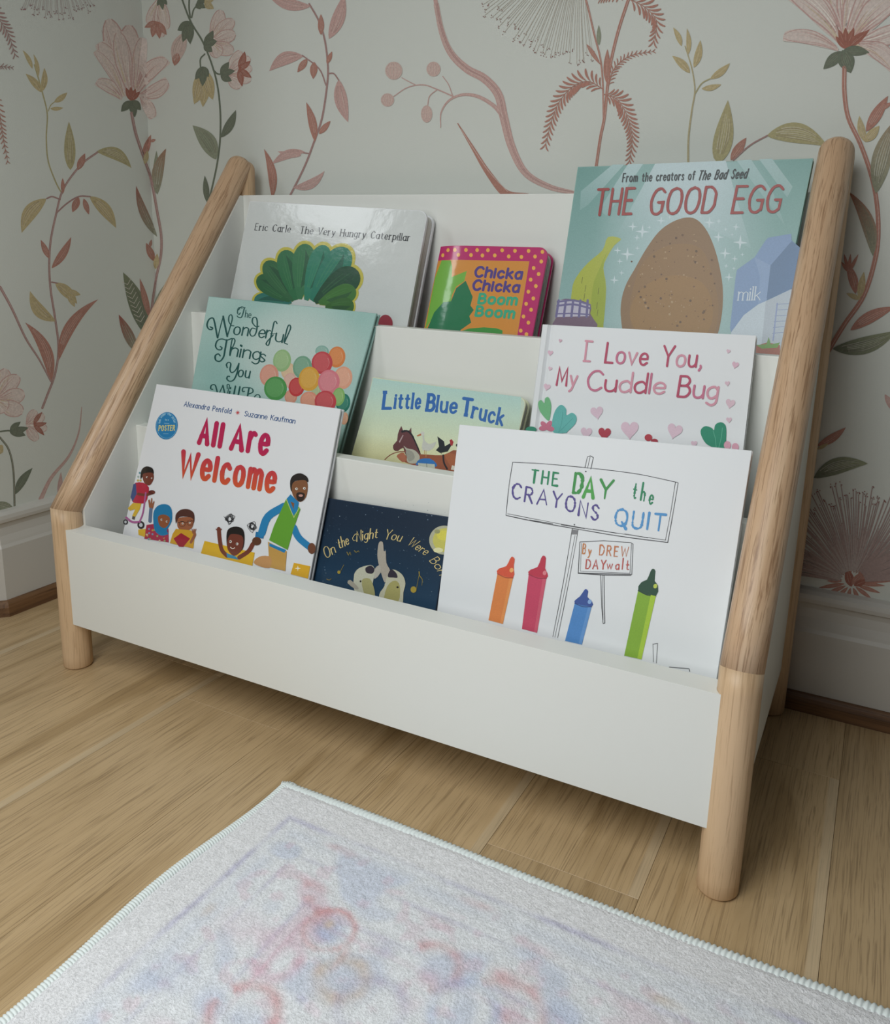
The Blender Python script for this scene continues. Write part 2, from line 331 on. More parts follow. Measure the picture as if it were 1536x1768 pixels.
def text(A, txt, path, h, wt, colr, h1=None, up=(0, -1), slant=0.0, xh=.62, cons=0.0, serif=0.0, cap=True, jit=0, perp=False, cols=None, wob=0, gapf=.07):
    """lettering along a baseline path (in the art's own drawing units)"""
    P = cr(path, 8) if len(path) > 2 else np.asarray(path, float)
    seg = np.hypot(*np.diff(P, axis=0).T); cum = np.r_[0, np.cumsum(seg)]; total = cum[-1]
    h1 = h if h1 is None else h1
    ink = lambda c: .30 if c == ' ' else max(max(q[0] for k_, pp in G[c][1] for q in pp)-min(q[0] for k_, pp in G[c][1] for q in pp), .02)
    gap = wt*1.0+h*gapf; sx = max((total-(len(txt)-1)*gap), total*.3)/sum(ink(c) for c in txt); xp = 0.0; up = np.array(up, float); up /= np.hypot(*up); x = 0
    for ci, c in enumerate(txt):
        a, st = G[c]; wj = rng.normal(0, wob) if wob else 0
        cc = cols[ci % len(cols)] if cols else colr
        gmin = min([q[0] for k_, pp in st for q in pp] or [0])
        for kind, pts in st:
            pts = np.array(pts, float)
            if c.islower():
                y = pts[:, 1]; pts[:, 1] = np.where(y <= 0, y, np.where(y <= .62, y*xh/.62, xh+(y-.62)*(1-xh)/.38))
            pts = cr(pts, 5) if kind == 'S' else pts
            Q = []
            for (gx, gy) in pts:
                d = np.clip(xp+(gx-gmin)*sx, 0, total); i = min(np.searchsorted(cum, d, side='right')-1, len(seg)-1); f = (d-cum[i])/seg[i]
                b = P[i]*(1-f)+P[i+1]*f; tg = (P[i+1]-P[i])/seg[i]
                # (no extrapolation past the ends of the baseline needed)
                hh = h+(h1-h)*(d/total); uu = np.array([tg[1], -tg[0]]) if perp else up
                Q.append(b+uu*hh*(gy+wj)+tg*slant*gy*hh)
            Q = np.array(Q)
            if serif:
                # thin bracket bars on free ends of upright strokes
                for (e, o) in ((0, 1), (-1, -2)):
                    dv = Q[e]-Q[o]
                    if kind == 'L' and abs(pts[e][0]-pts[o][0]) < .35*abs(pts[e][1]-pts[o][1]) and (pts[e][1] < .03 or pts[e][1] > .55) and not (c == 'i' and pts[0][1] > .7):
                        tgl = (P[-1]-P[0])/np.hypot(*(P[-1]-P[0])); sw = serif*h
                        lft = sw; rgt = sw
                        if pts[e][1] > .55 and c.islower(): rgt = wt*.5
                        A.stroke([Q[e]-tgl*lft, Q[e]+tgl*rgt], wt*(1-cons*.75) if cons < .9 else wt*.3, cc, cap=False)
            A.stroke(Q, wt, cc, cons=cons, cap=cap, jit=jit)
        xp += ink(c)*sx+gap

# ------------------------------------------------------------------ room
WY, WX = 0.487, -0.300         # wallpaper planes: back wall y = WY, left wall x = WX
CXC, CYC = WX, 0.086           # outer corner where the left wall turns away at 45 degrees
def wallobj(name, V, F, mat): 
    o = link(name, mesh(name, V, F), mat); o['kind'] = 'structure'; return o
H = 3.2
wb = prism('wall_back', [(WX-.2, WY), (3.2, WY), (3.2, WY+.15), (WX-.2, WY+.15)], 2, 0, H, M_wall); wb['kind'] = 'structure'
e = 1.6/math.sqrt(2)
wl = prism('wall_left', [(WX, WY), (WX, CYC), (WX-.18, CYC+.10), (WX-.18, WY)], 2, 0, H, M_wall); wl['kind'] = 'structure'
wd_ = prism('wall_side', [(CXC, CYC), (CXC-e, CYC-e), (CXC-e-.12, CYC-e+.12), (CXC-.12, CYC+.12)], 2, 0, H, M_wall); wd_['kind'] = 'structure'
# floor: sub floor + planks
fl = bevel_box('floor', (-2.2, -2.6, -.06), (3.2, .62, -.004), M_gap, bev=0); fl['kind'] = 'structure'
joints = {0: [.10], 1: [.024, -1.5], 2: [-.70, .35], 3: [-.9], 4: [-.043, -1.3], 5: [-1.1, .3], -1: [-.35], -2: [-.8], 6: [-.5]}
for i in range(-10, 13):
    x0 = .2125+(i-1)*PW; js = sorted(joints.get(i, [random.uniform(-1.8, .3)])); ys = [-2.5]+[j for j in js if -2.4 < j < WY]+[WY]
    for a, b in zip(ys[:-1], ys[1:]):
        o = bevel_box('plank', (x0+.0002, a+.0002, -.02), (x0+PW-.0002, b-.0002, 0), M_floor, fl, bev=.0002, seg=1)
# pale sapwood strips along two plank edges
# skirting boards: profile (offset from wall, z)
prof = [(0, 0), (.015, 0), (.015, .128), (.012, .134), (.011, .139), (.008, .150), (.007, .165), (.009, .173), (.0135, .176), (.0145, .182), (.0135, .189), (.008, .194), (0, .197)]
def skirting(name, A_, B_, nrm, ext, mat, pr, parent=None):
    A_ = np.array(A_, float); B_ = np.array(B_, float); d = (B_-A_)/np.linalg.norm(B_-A_); V = []
    for P, e_ in ((A_, ext[0]), (B_, ext[1])):
        for (o_, z) in pr: q = P+np.array(nrm)*o_+d*e_*o_; V.append((q[0], q[1], z))
    n = len(pr); F = [list(range(n)), list(range(2*n-1, n-1, -1))]+[[i, (i+1) % n, n+(i+1) % n, n+i] for i in range(n)]
    me = mesh(name, V, F); bm = bmesh.new(); bm.from_mesh(me); bmesh.ops.recalc_face_normals(bm, faces=bm.faces); bm.to_mesh(me); bm.free()
    o = link(name, me, mat, parent); o['kind'] = 'structure'; return o
t8 = math.tan(math.radians(22.5)); s2 = math.sqrt(.5)
skirting('baseboard_back', (WX, WY), (3.1, WY), (0, -1), (1, 0), M_base, prof)
skirting('baseboard_left', (WX, WY), (CXC, CYC), (1, 0), (1, t8), M_base, prof)
skirting('baseboard_side', (CXC, CYC), (CXC-e, CYC-e), (s2, -s2), (-t8, 0), M_base, prof)
spr = [(0.0152, 0), (.0262, 0), (.0262, .018), (.0245, .024), (.0205, .028), (.0152, .029)]
skirting('trim_1', (WX, WY), (3.1, WY), (0, -1), (1, 0), M_strip, spr)
skirting('trim_2', (WX, WY), (CXC, CYC), (1, 0), (1, t8), M_strip2, spr)
skirting('trim_3', (CXC, CYC), (CXC-e, CYC-e), (s2, -s2), (-t8, 0), M_strip2, spr)

# ------------------------------------------------------------------ wallpaper print
pb, pl = Plane((0, WY, 0), (0, -1, 0)), Plane((WX, 0, 0), (1, 0, 0))
def wmap(Q, off):
    a = pb(Q, off); b = pl(Q, off); left = a[:, 0] < WX
    r = a.copy(); r[left] = b[left]; return r
W_ = Art(wmap, k=1.42, o=(0, 0), sc=2.946, step=4e-7, base=1.5e-4, wrap=2600)
PK, PK2, RD, GR, GR2, YL, OL, TN, DP = 'aa8c86', 'b09c94', '8c5c50', '62685a', '7e8270', 'a39572', '98906e', '9a7064', '907470'
LT = 'b9b3aa'
def leaf(b, t, w, c, bend=0., v=3, vc=LT, **k):
    W_.leaf(b, t, w, c, bend, v, vc, **k)
    if w > 30:   # darker brush marks along one side
        b_, t_ = np.array(b, float), np.array(t, float); d = t_-b_; nn = np.array([-d[1], d[0]])/max(np.hypot(*d), 1); L_ = np.hypot(*d)
        for q in (.18, -.22, .30):
            P = [b_+d*f+nn*(bend*4*f*(1-f)*L_+q*w*math.sin(math.pi*f)) for f in np.linspace(.15, .85, 6)]; W_.stroke(P, w*.04, mix(c, '60504a', .3), w*.02, cap=False)
def stem(P, w0, c, w1=None):
    W_.stroke(P, w0, c, w1, smooth=6)
    if w0 > 9: W_.stroke(np.array(P)+[w0*.12, 0], w0*.14, PK2, (w1 or w0)*.1, smooth=6, cap=False)
def fern(P, ll, n, c, wd=.17):
    C = cr(P, 8); m = len(C); W_.stroke(C, 5, c, 2)
    for i in range(n):
        t = (i+.6)/n; k = min(int(t*(m-1)), m-2); p = C[k]+(C[k+1]-C[k])*(t*(m-1)-k); d = C[k+1]-C[k]; d /= np.hypot(*d)
        l = ll*.9*(1-.5*t)*(.6+.4*min(1, t*5))
        for sgn in (1, -1):
            a = sgn*math.radians(52-22*t); q = np.array([d[0]*math.cos(a)-d[1]*math.sin(a), d[0]*math.sin(a)+d[1]*math.cos(a)])
            W_.leaf(p+q*l*.06, p+q*l, l*wd, c, bend=-.10*sgn, veins=0, peak=.6, blunt=.8)
def petal(b, t, w, bend=0., edge=PK, fill='b9aca5', **k):
    k.setdefault('peak', .58); k.setdefault('blunt', .85)
    W_.leaf(b, t, w, fill, bend, 0, None, **k)
    b_, t_ = np.array(b, float), np.array(t, float); d = t_-b_; L_ = np.hypot(*d); nn = np.array([-d[1], d[0]])/max(L_, 1)
    for q in (-.47, .47): 
        P = [b_+d*f+nn*(bend*4*f*(1-f)*L_+q*w*min(1, .2+f*1.6)*(math.sqrt(max(0, 1-((f-.58)/.42)**2)) if f > .58 else 1)) for f in np.linspace(.05, .985, 14)]; W_.stroke(P, w*.07, edge, w*.05, cap=False)
    for i in range(int(5+w/14)):
        q = random.uniform(-.40, .40); f0, f1 = random.uniform(0, .25), random.uniform(.4, .96)
        P = [b_+d*f+nn*(bend*4*f*(1-f)*L_+q*w*min(1, .2+f*1.4)) for f in np.linspace(f0, f1, 7)]; W_.stroke(P, w*random.uniform(.03, .09), random.choice([edge, edge, PK2, 'b3a48c', 'c6beb6']), w*.01, cap=False)
def fan(c, tips, w, col_, vc=LT, **k):
    if col_ in (PK, PK2) and w > 45:
        for t in tips: petal(c, t, w, random.uniform(-.05, .05), **({kk: vv for kk, vv in k.items()}))
        return
    for t in tips: leaf(c, t, w*(.85+.3*random.random()), col_, random.uniform(-.06, .06), 4, vc, **k)
# -- left wall: yellow sprig and pink stemmed vine
stem([(175, 330), (215, 470), (240, 580), (235, 700), (245, 820), (285, 930), (315, 985)], 7, OL)
for b, t, w_ in [((165, 350), (115, 255), 22), ((195, 390), (170, 275), 20), ((215, 465), (225, 345), 32), ((210, 470), (130, 375), 36), ((275, 520), (342, 470), 30), ((255, 552), (322, 548), 20)]: leaf(b, t, w_, YL, .05, 1)
stem([(245, 565), (258, 535), (275, 520)], 5, OL)
leaf((358, 865), (350, 618), 58, OL, 0, 4, peak=.4); leaf((490, 770), (668, 855), 62, OL, -.16, 5)
stem([(495, 775), (420, 830), (350, 915), (310, 990), (285, 1090), (258, 1220), (250, 1350), (258, 1480), (280, 1620), (297, 1768), (280, 1900), (240, 2010), (215, 2075)], 10, DP, 12)
leaf((395, 865), (432, 780), 36, TN); leaf((320, 985), (318, 905), 20, TN, v=1)
stem([(305, 1015), (265, 1000), (238, 1010)], 8, DP); leaf((235, 1010), (110, 1185), 72, YL, .12, 4)
stem([(285, 1085), (340, 1035), (400, 1000), (458, 1000)], 8, DP); leaf((455, 998), (590, 1160), 62, YL, -.08, 4)
leaf((400, 1003), (368, 1080), 38, TN); leaf((425, 1010), (452, 1092), 28, TN)
leaf((250, 1315), (207, 1220), 30, TN); leaf((262, 1365), (362, 1205), 42, TN, .05)
stem([(262, 1435), (290, 1440)], 7, DP); leaf((280, 1438), (392, 1545), 55, YL, -.05); leaf((340, 1480), (410, 1500), 30, YL); leaf((345, 1490), (380, 1562), 30, YL)
leaf((282, 1635), (152, 1480), 62, YL, -.14)
leaf((298, 1835), (500, 1522), 56, TN, -.12, 4); leaf((259, 1945), (127, 1640), 62, TN, .12, 4)
stem([(0, 1460), (60, 1570), (130, 1720), (200, 1830), (258, 1940)], 14, DP, 8)
stem([(206, 2540), (260, 2430), (350, 2320), (400, 2200), (415, 2070)], 22, PK, 3)
leaf((300, 2545), (310, 2400), 26, PK)
# -- flowers at the far left
fan((-20, 2040), [(30, 1875), (95, 1910), (125, 2000), (118, 2095), (30, 2090)], 85, PK, peak=.6, blunt=.9)
fan((135, 2165), [(180, 2085), (225, 2110), (240, 2180), (190, 2240)], 52, PK); fan((170, 2160), [(215, 2095), (238, 2150), (225, 2215)], 26, RD)
fan((50, 2200), [(105, 2145), (145, 2175), (130, 2215)], 34, GR, GR2)
stem([(0, 2195), (45, 2190), (60, 2200)], 8, GR); stem([(0, 2225), (45, 2290), (68, 2400), (74, 2590)], 10, GR)
leaf((76, 2515), (165, 2380), 42, GR, -.05, 3, GR2); leaf((70, 2590), (-40, 2560), 50, GR2, 0, 3, LT); leaf((-20, 2280), (15, 2300), 60, YL)
# -- large flower at the corner
fan((650, 480), [(550, 95), (655, 125)], 120, PK2, peak=.55, blunt=.9); petal((690, 470), (722, 190), 74, 0, blunt=.35, peak=.5); petal((640, 490), (505, 215), 84, .05, blunt=.35, peak=.5); petal((625, 495), (483, 258), 50, .06, blunt=.35, peak=.5)
petal((660, 480), (600, 160), 90, 0, blunt=.35, peak=.5); petal((620, 505), (490, 412), 66, .10, blunt=.35, peak=.5)
petal((700, 470), (850, 300), 84, -.12, blunt=.35, peak=.5); petal((700, 490), (855, 412), 76, .10, blunt=.35, peak=.5); petal((715, 490), (780, 602), 60, -.05, blunt=.35, peak=.5)
for t in [(640, 445), (665, 440), (690, 450), (712, 465)]: leaf((665, 512), t, 26, RD, 0, 1)
fan((665, 512), [(615, 568), (685, 597), (716, 560)], 40, GR, GR2)
stem([(668, 575), (690, 680), (730, 800), (770, 920), (800, 1080), (820, 1200), (818, 1300), (795, 1410), (780, 1500), (755, 1660), (700, 1800)], 15, DP, 12)
leaf((728, 800), (768, 685), 34, TN); leaf((765, 720), (793, 710), 16, TN); leaf((735, 835), (750, 765), 26, YL)
leaf((793, 985), (796, 765), 34, GR2, 0, 2); leaf((800, 990), (845, 755), 58, GR2, -.08, 3, c2='8a6a58'); leaf((800, 1205), (692, 945), 44, GR2, -.06, 3, c2='8a5a50')
leaf((785, 1330), (742, 1235), 36, TN, 0, 2); leaf((760, 1260), (770, 1218), 16, TN); leaf((790, 1370), (800, 1290), 30, YL)
leaf((738, 1700), (625, 1385), 86, GR, .04, 3, GR2, c2='6f735c')
for k in range(9):
    t = .2+k*.075; p = np.array([738-113*t, 1700-315*t]); W_.stroke([p, p+[-26, -14]], 2.4, LT); W_.stroke([p, p+[18, -32]], 2.4, LT)
leaf((700, 1800), (603, 1600), 52, GR2, 0, 3, c2='8a4f48'); leaf((762, 1620), (710, 1415), 32, TN, 0, 2); leaf((780, 1560), (872, 1400), 58, GR2, .1, 2)
# -- hanging dark stem with bells
stem([(920, -20), (970, 110), (1030, 210), (1075, 320), (1105, 430), (1120, 560), (1120, 700), (1105, 830), (1075, 970), (1055, 1040)], 9, GR, 9)
fan((820, -20), [(752, 120), (790, 180), (825, 190), (850, 150)], 60, PK2); fan((800, 110), [(735, 140), (775, 190), (812, 198), (848, 178)], 34, TN); fan((825, -10), [(800, 30), (830, 52), (850, 25)], 24, GR, GR2)
stem([(963, -10), (962, 40), (968, 90)], 8, GR); stem([(975, 90), (985, 50), (1005, 25)], 7, GR)
fan((1000, 15), [(1050, -10), (1050, 40), (1020, 48)], 30, GR, GR2); fan((1040, 10), [(1095, -15), (1088, 45)], 40, YL)
leaf((940, 165), (888, 335), 74, PK2, .04, 4); leaf((905, 270), (888, 335), 40, TN, .02, 2); fan((965, 108), [(903, 155), (930, 215), (968, 225)], 42, GR, GR2)
fan((1070, 215), [(1125, 50), (1190, 100), (1198, 170), (1188, 265), (1115, 290)], 74, PK, peak=.6, blunt=.9); fan((1038, 225), [(1085, 155), (1104, 210), (1080, 265)], 44, GR, GR2)
stem([(1085, 355), (1105, 375), (1128, 378)], 8, GR)
fan((1155, 385), [(1225, 258), (1272, 292), (1282, 345), (1278, 405), (1225, 445)], 60, PK, peak=.6, blunt=.8); fan((1215, 350), [(1245, 262), (1275, 310), (1280, 395), (1232, 440)], 34, RD)
fan((1122, 378), [(1165, 315), (1196, 360), (1180, 412)], 42, GR, GR2)
stem([(1042, 275), (1020, 300), (1020, 342)], 7, GR)
fan((1035, 350), [(988, 530), (1032, 545), (1083, 508)], 74, YL); fan((1030, 338), [(993, 405), (1030, 440), (1062, 392)], 40, GR, GR2)
leaf((1125, 700), (1200, 560), 46, GR, .05, 3, GR2); leaf((1100, 812), (980, 638), 84, GR2, .08, 5, GR); leaf((1055, 1032), (1042, 893), 32, GR, 0, 2, GR2)
# -- puff dots and ferns at the top left
def puff(c, a0, a1, r0_, r1_, n, w_, cc, dc, inner=0, hor=1.0):
    for k in range(n):
        a = math.radians(a0+(a1-a0)*(k+random.random()*.8)/n); r = random.uniform(r0_, r1_); e_ = (c[0]+math.cos(a)*r*hor, c[1]+math.sin(a)*r)
        m_ = (c[0]+math.cos(a+.03)*r*.55*hor, c[1]+math.sin(a+.03)*r*.55); s_ = (c[0]+math.cos(a)*inner, c[1]+math.sin(a)*inner)
        W_.stroke([s_, m_, e_], w_*1.4, cc, w_, smooth=4, cap=False)
        for q in range(3): W_.ell((e_[0]+random.uniform(-8, 8), e_[1]+random.uniform(-10, 10)), 2.6, 2.8, dc, n=7)
puff((285, -330), 62, 116, 370, 440, 34, 2.2, 'a9a09c', '8a6d6d', 120)
fern([(-60, -10), (-10, 90), (40, 170), (75, 280)], 70, 13, DP); fern([(-60, 380), (-10, 340), (60, 345)], 40, 8, DP); fern([(-20, 480), (0, 600), (15, 700), (38, 825)], 50, 14, TN)
# -- back wall, second strip
W_.org((500, 0), 2.946)
stem([(100, 20), (150, 110), (180, 210), (195, 340), (190, 440), (165, 600), (125, 720), (75, 850), (0, 1000)], 9, DP, 10)
leaf((108, 32), (-120, -40), 60, PK, -.1, 3); leaf((70, 285), (-103, 362), 66, PK, .14, 3); leaf((160, 178), (160, 72), 32, TN); leaf((200, 198), (278, -30), 66, PK, .05, 3)
leaf((190, 325), (216, 262), 24, TN, v=1); stem([(186, 435), (150, 350), (65, 282)], 7, DP); leaf((90, 300), (40, 368), 34, TN); leaf((125, 315), (120, 402), 38, TN)
stem([(195, 375), (225, 375), (250, 408)], 7, DP); leaf((250, 405), (298, 622), 66, PK, .05, 2); leaf((130, 722), (85, 520), 42, TN, .04); leaf((150, 682), (208, 615), 30, TN)
stem([(105, 782), (72, 778)], 7, DP); leaf((78, 772), (-90, 835), 46, PK, .1, 2); leaf((60, 790), (-60, 770), 30, PK, -.05, 2); leaf((18, 955), (178, 870), 48, PK, .14, 3); leaf((-88, 1010), (-130, 757), 44, TN, .08, 3)
W_.stroke([(738, -20), (770, 150), (820, 270), (900, 350), (990, 400), (1060, 480), (1090, 600), (1130, 750), (1200, 880), (1320, 950), (1450, 982)], 16, PK, smooth=8, prof=lambda t: 18+26*np.sin(math.pi*t)**.8)
for k in range(5):
    o_ = (k-2)*6; W_.stroke(np.array([(745, 20), (772, 150), (822, 270), (900, 350), (990, 400), (1060, 480), (1090, 600), (1130, 750), (1200, 880), (1320, 950), (1440, 978)])+[o_, -o_*.3], 2.6, random.choice([PK2, DP]), 1.6, smooth=6, cap=False)
stem([(1090, 600), (1040, 540), (960, 492), (880, 482), (810, 512), (770, 575), (768, 650)], 24, PK, 3)
stem([(835, 492), (750, 455), (680, 432), (600, 445), (528, 492)], 7, PK, 4); stem([(640, 432), (600, 412), (570, 395)], 5, PK, 4); stem([(828, 484), (808, 430), (778, 388)], 5, PK, 4); stem([(750, 456), (712, 490), (702, 538)], 5, PK, 4)
for c, a, b in [((530, 360), 44, 46), ((732, 352), 36, 38), ((498, 509), 34, 34), ((697, 580), 29, 44)]:
    W_.ell(c, a, b, PK2, n=20)
    for k in range(5): W_.stroke([(c[0]+(k-2)*a*.2, c[1]-b*.9), (c[0]+(k-2)*a*.42, c[1]), (c[0]+(k-2)*a*.15, c[1]+b*.9)], 2.4, PK, smooth=4, cap=False)
W_.stroke([(855, 628), (930, 750), (1010, 880), (1100, 985), (1210, 1010)], 5, TN, 52, smooth=8); W_.stroke([(870, 655), (940, 765), (1020, 880), (1110, 975)], 3, PK2, 3, smooth=6, cap=False)
puff((1490, -290), 84, 149, 540, 620, 46, 2.0, 'a39d92', '7d5f5a', 100)
# -- back wall, right strip
W_.org((1016, 0), 2.946)
stem([(208, -20), (150, 160), (110, 330), (95, 450), (80, 600), (60, 700), (38, 850)], 15, TN, 14)
stem([(-30, -60), (0, 50), (30, 180), (60, 300), (72, 420), (76, 600)], 10, TN, 8); leaf((-10, 225), (60, 330), 22, TN)
fern([(205, -5), (290, 40), (345, 110), (330, 215)], 95, 12, TN); fern([(205, -30), (120, -20), (60, 0)], 60, 8, TN)
fern([(100, 440), (130, 350), (210, 285), (330, 262)], 50, 16, TN); fern([(80, 480), (150, 510), (200, 600), (222, 700), (208, 822)], 90, 19, TN)
fern([(75, 455), (0, 415), (-80, 440), (-150, 520), (-190, 620), (-220, 740)], 95, 21, TN)
leaf((52, 232), (52, 128), 22, GR2, 0, 1); leaf((90, 420), (96, 250), 34, TN)
stem([(506, 828), (508, 700), (525, 560), (540, 460), (525, 350), (490, 235)], 10, OL, 5); stem([(540, 478), (575, 425), (620, 400)], 6, OL)
for b, t, w_ in [((472, 235), (430, 140), 28), ((505, 280), (500, 145), 26), ((535, 345), (568, 205), 38), ((515, 372), (425, 285), 40), ((618, 402), (718, 322), 36), ((575, 452), (674, 430), 30)]: leaf(b, t, w_, YL, .05, 1)
leaf((655, 830), (708, 510), 98, OL, .03, 5, peak=.36); leaf((905, 690), (1215, 745), 104, OL, -.13, 6)
stem([(908, 690), (820, 740), (735, 815)], 8, DP); leaf((722, 815), (802, 700), 46, TN)
fan((1300, 220), [(1120, -60), (1240, -140), (1340, -150), (1440, -120)], 150, PK2, 'cfc4bc', peak=.55, blunt=.9); petal((1290, 225), (1010, -60), 130, .10, blunt=.35, peak=.5); petal((1270, 255), (988, 186), 74, .10, blunt=.35, peak=.5)
petal((1330, 220), (1600, -40), 130, -.08, blunt=.35, peak=.5); petal((1340, 225), (1640, 130), 100, .04, blunt=.35, peak=.5); petal((1350, 225), (1560, 350), 96, -.14, blunt=.35, peak=.5)
for t, w_ in [((1255, 185), 30), ((1270, 150), 34), ((1305, 140), 36), ((1350, 140), 36), ((1400, 160), 40), ((1430, 150), 36)]: leaf((1310, 250), t, w_, RD, 0, 1)
fan((1290, 262), [(1193, 352), (1428, 268)], 56, GR, GR2); leaf((1290, 255), (1332, 372), 84, GR, 0, 5, GR2)
stem([(1300, 345), (1300, 470), (1320, 600), (1380, 730), (1430, 870), (1460, 1000), (1472, 1150), (1460, 1300), (1400, 1500), (1300, 1650), (1215, 1790)], 22, TN, 24)
leaf((1410, 670), (1522, 488), 56, TN, 0, 4); leaf((1480, 560), (1545, 520), 22, TN); fan((1405, 722), [(1376, 590), (1478, 640)], 44, YL)
leaf((1460, 985), (1570, 600), 100, GR2, -.05, 5, c2='8a7a66'); leaf((1445, 1302), (1322, 975), 70, GR2, .10, 5, GR, c2='8a5f50')
leaf((1358, 1495), (1310, 1335), 48, TN, .05, 3)
for t in [(1283, 1330), (1298, 1290), (1332, 1290), (1372, 1292)]: leaf((1322, 1385), t, 18, TN, 0, 0)
leaf((1375, 1520), (1400, 1382), 38, YL); leaf((1382, 1522), (1310, 1492), 26, YL)
leaf((1240, 1775), (1570, 1680), 86, GR, .08, 6, LT, c2='7c7f66'); leaf((1330, 1680), (1560, 1560), 60, TN, -.05, 4)
W_.org((1236, 550), 2.527)
leaf((440, 555), (566, 474), 36, TN, .05, 3); leaf((440, 570), (490, 545), 16, YL, 0, 0); leaf((425, 695), (662, 632), 70, GR, -.10, 6, LT, c2='7c7f66'); leaf((735, 330), (790, 420), 30, PK)
puff((590, 1150), 186, 356, 330, 440, 105, 4.2, '93807c', '7d5550', 60, 1.05); puff((590, 1150), 190, 350, 170, 260, 40, 3.5, 'a09490', '93807c', 50)
for k in range(13):
    a = math.radians(178+k*15+random.uniform(-3, 3)); r = random.uniform(90, 185); leaf((590+40*math.cos(a), 1145+35*math.sin(a)), (590+r*math.cos(a)*1.05, 1145+r*.85*math.sin(a)), 17, 'a0776c', 0, 1)
for k in range(8):
    a = math.radians(10+k*22); leaf((590+30*math.cos(a), 1150+25*math.sin(a)), (590+150*math.cos(a), 1150+90*math.sin(a)), 18, TN, 0, 1)
leaf((590, 1170), (570, 1090), 40, RD, 0, 2); leaf((590, 1160), (650, 1105), 34, TN, 0, 2); leaf((600, 1165), (660, 1140), 28, RD, 0, 1)
M_wprint = printed('wallpaper_print', .8, speck=.10, sscale=420)
W_.build('wallpaper_print', M_wprint, wb)

# ------------------------------------------------------------------ shelf
R = .0226; xl, xr = -.0150, 1.0150; yc = .0159; ZK = .2662; YR = .4440; YA, ZA = .4361, .8255
XI0, XI1, XO0, XO1 = .0065, .9935, -.027, 1.027
zt, zb, TF = .2398, .0807, .0318
Y1, Z1, Y2, Z2, YB, ZB, TT = .1422, .3845, .2766, .5654, .4193, .7734, .0230
shelf = empty('display_bookshelf', (.5, .22, 0))
tag(shelf, 'white and pale wood front-facing bookshelf with round angled legs in the wallpapered corner', 'bookshelf')
def rod(name, A_, B_, R_, mat, dome=False, foot=False, cutA=None, cutB=None, n=28):
    """round rod from A to B; cut planes given as normals, dome rounds the far end, foot softens the near one"""
    A_ = np.array(A_, float); B_ = np.array(B_, float); Lg = np.linalg.norm(B_-A_); d = (B_-A_)/Lg
    ex = np.array([1., 0, 0]); ey = np.cross(d, ex)
    rings = []
    if foot: rings += [(0.0, R_*.80), (.0012, R_*.93), (.0035, R_)]
    else: rings += [(0.0, R_)]
    for k in range(1, 12): rings.append((Lg*k/12, R_))
    if dome:
        for k in range(0, 8): a = k/8*math.pi/2; rings.append((Lg-R_*.55+R_*.75*math.sin(a), R_*math.cos(a)**.75))
    else: rings.append((Lg, R_))
    V = []; 
    for t, r in rings:
        for k in range(n):
            a = 2*math.pi*k/n; p = d*t+ex*math.cos(a)*r+ey*math.sin(a)*r
            V.append(p)
    V = np.array(V)
    def cut(idx, P0, nn):
        nn = np.array(nn, float); 
        for i in idx:
            p = V[i]; q = p-P0; V[i] = p-d*((q@nn)/(d@nn))
    if cutA is not None: cut(range(n), np.zeros(3), cutA)
    if cutB is not None: cut(range(len(V)-n, len(V)), d*Lg, cutB)
    m = len(rings); F = [[i*n+k, i*n+(k+1) % n, (i+1)*n+(k+1) % n, (i+1)*n+k] for i in range(m-1) for k in range(n)]
    F += [list(range(n))[::-1], [(m-1)*n+k for k in range(n)]]
    # local frame: z along the rod so the grain follows it
    X = ex; Z = d; Y = np.cross(Z, X); L_ = np.stack([V@X, V@Y, V@Z], 1)
    me = mesh(name, L_, F, True)
    o = bpy.data.objects.new(name, me); col.objects.link(o); me.materials.append(mat)
    o.matrix_world = Matrix(((X[0], Y[0], Z[0], A_[0]*U), (X[1], Y[1], Z[1], A_[1]*U), (X[2], Y[2], Z[2], A_[2]*U), (0, 0, 0, 1)))
    o.parent = shelf; o.matrix_parent_inverse = Matrix.Translation(-shelf.location); return o
dr = np.array([0, YA-yc, ZA-ZK]); dr /= np.linalg.norm(dr); mn = dr+np.array([0, 0, 1]); mn /= np.linalg.norm(mn)
# the rail top rounds off where it meets the rear leg
for x in (xl, xr):
    rod('front_leg', (x, yc, 0), (x, yc, ZK), R, M_railv, foot=True, cutB=mn)
    rod('sloped_rail', (x, yc, ZK), (x, YA+dr[1]*R*.5, ZA+dr[2]*R*.5), R, M_rail, cutA=mn, dome=True)
    rod('rear_leg', (x, YR, 0), (x, YR, ZA+.008), R, M_railv, foot=True, dome=True)
def notched(name, x0, x1, y0, y1, z0, z1, holes):
    """board with round scoops taken out of its ends where the legs pass"""
    P = []
    hl, hr = holes
    a = np.linspace(0, math.pi/2, 9)
    P.append((x0, y0))
    P.append((x1, y0))
    rr = R*1.02
    # right end: leave the leg's quarter out
    pts = []
    for t in np.linspace(-math.pi/2, -math.pi, 13) if False else []: pts.append(0)
    yy = np.linspace(y0, y1, 13)
    for y in yy[1:]:
        q = rr*rr-(y-yc)**2; xx = hr-math.sqrt(q) if q > 0 else x1+.0; P.append((min(xx, XI1+.012) if q > 0 else XI1, y))
    for y in yy[::-1][:-1]:
        q = rr*rr-(y-yc)**2; xx = hl+math.sqrt(q) if q > 0 else XI0; P.append((max(xx, XI0-.012) if q > 0 else XI0, y))
    return prism(name, P, 2, z0, z1, M_white, shelf, bev=.0)
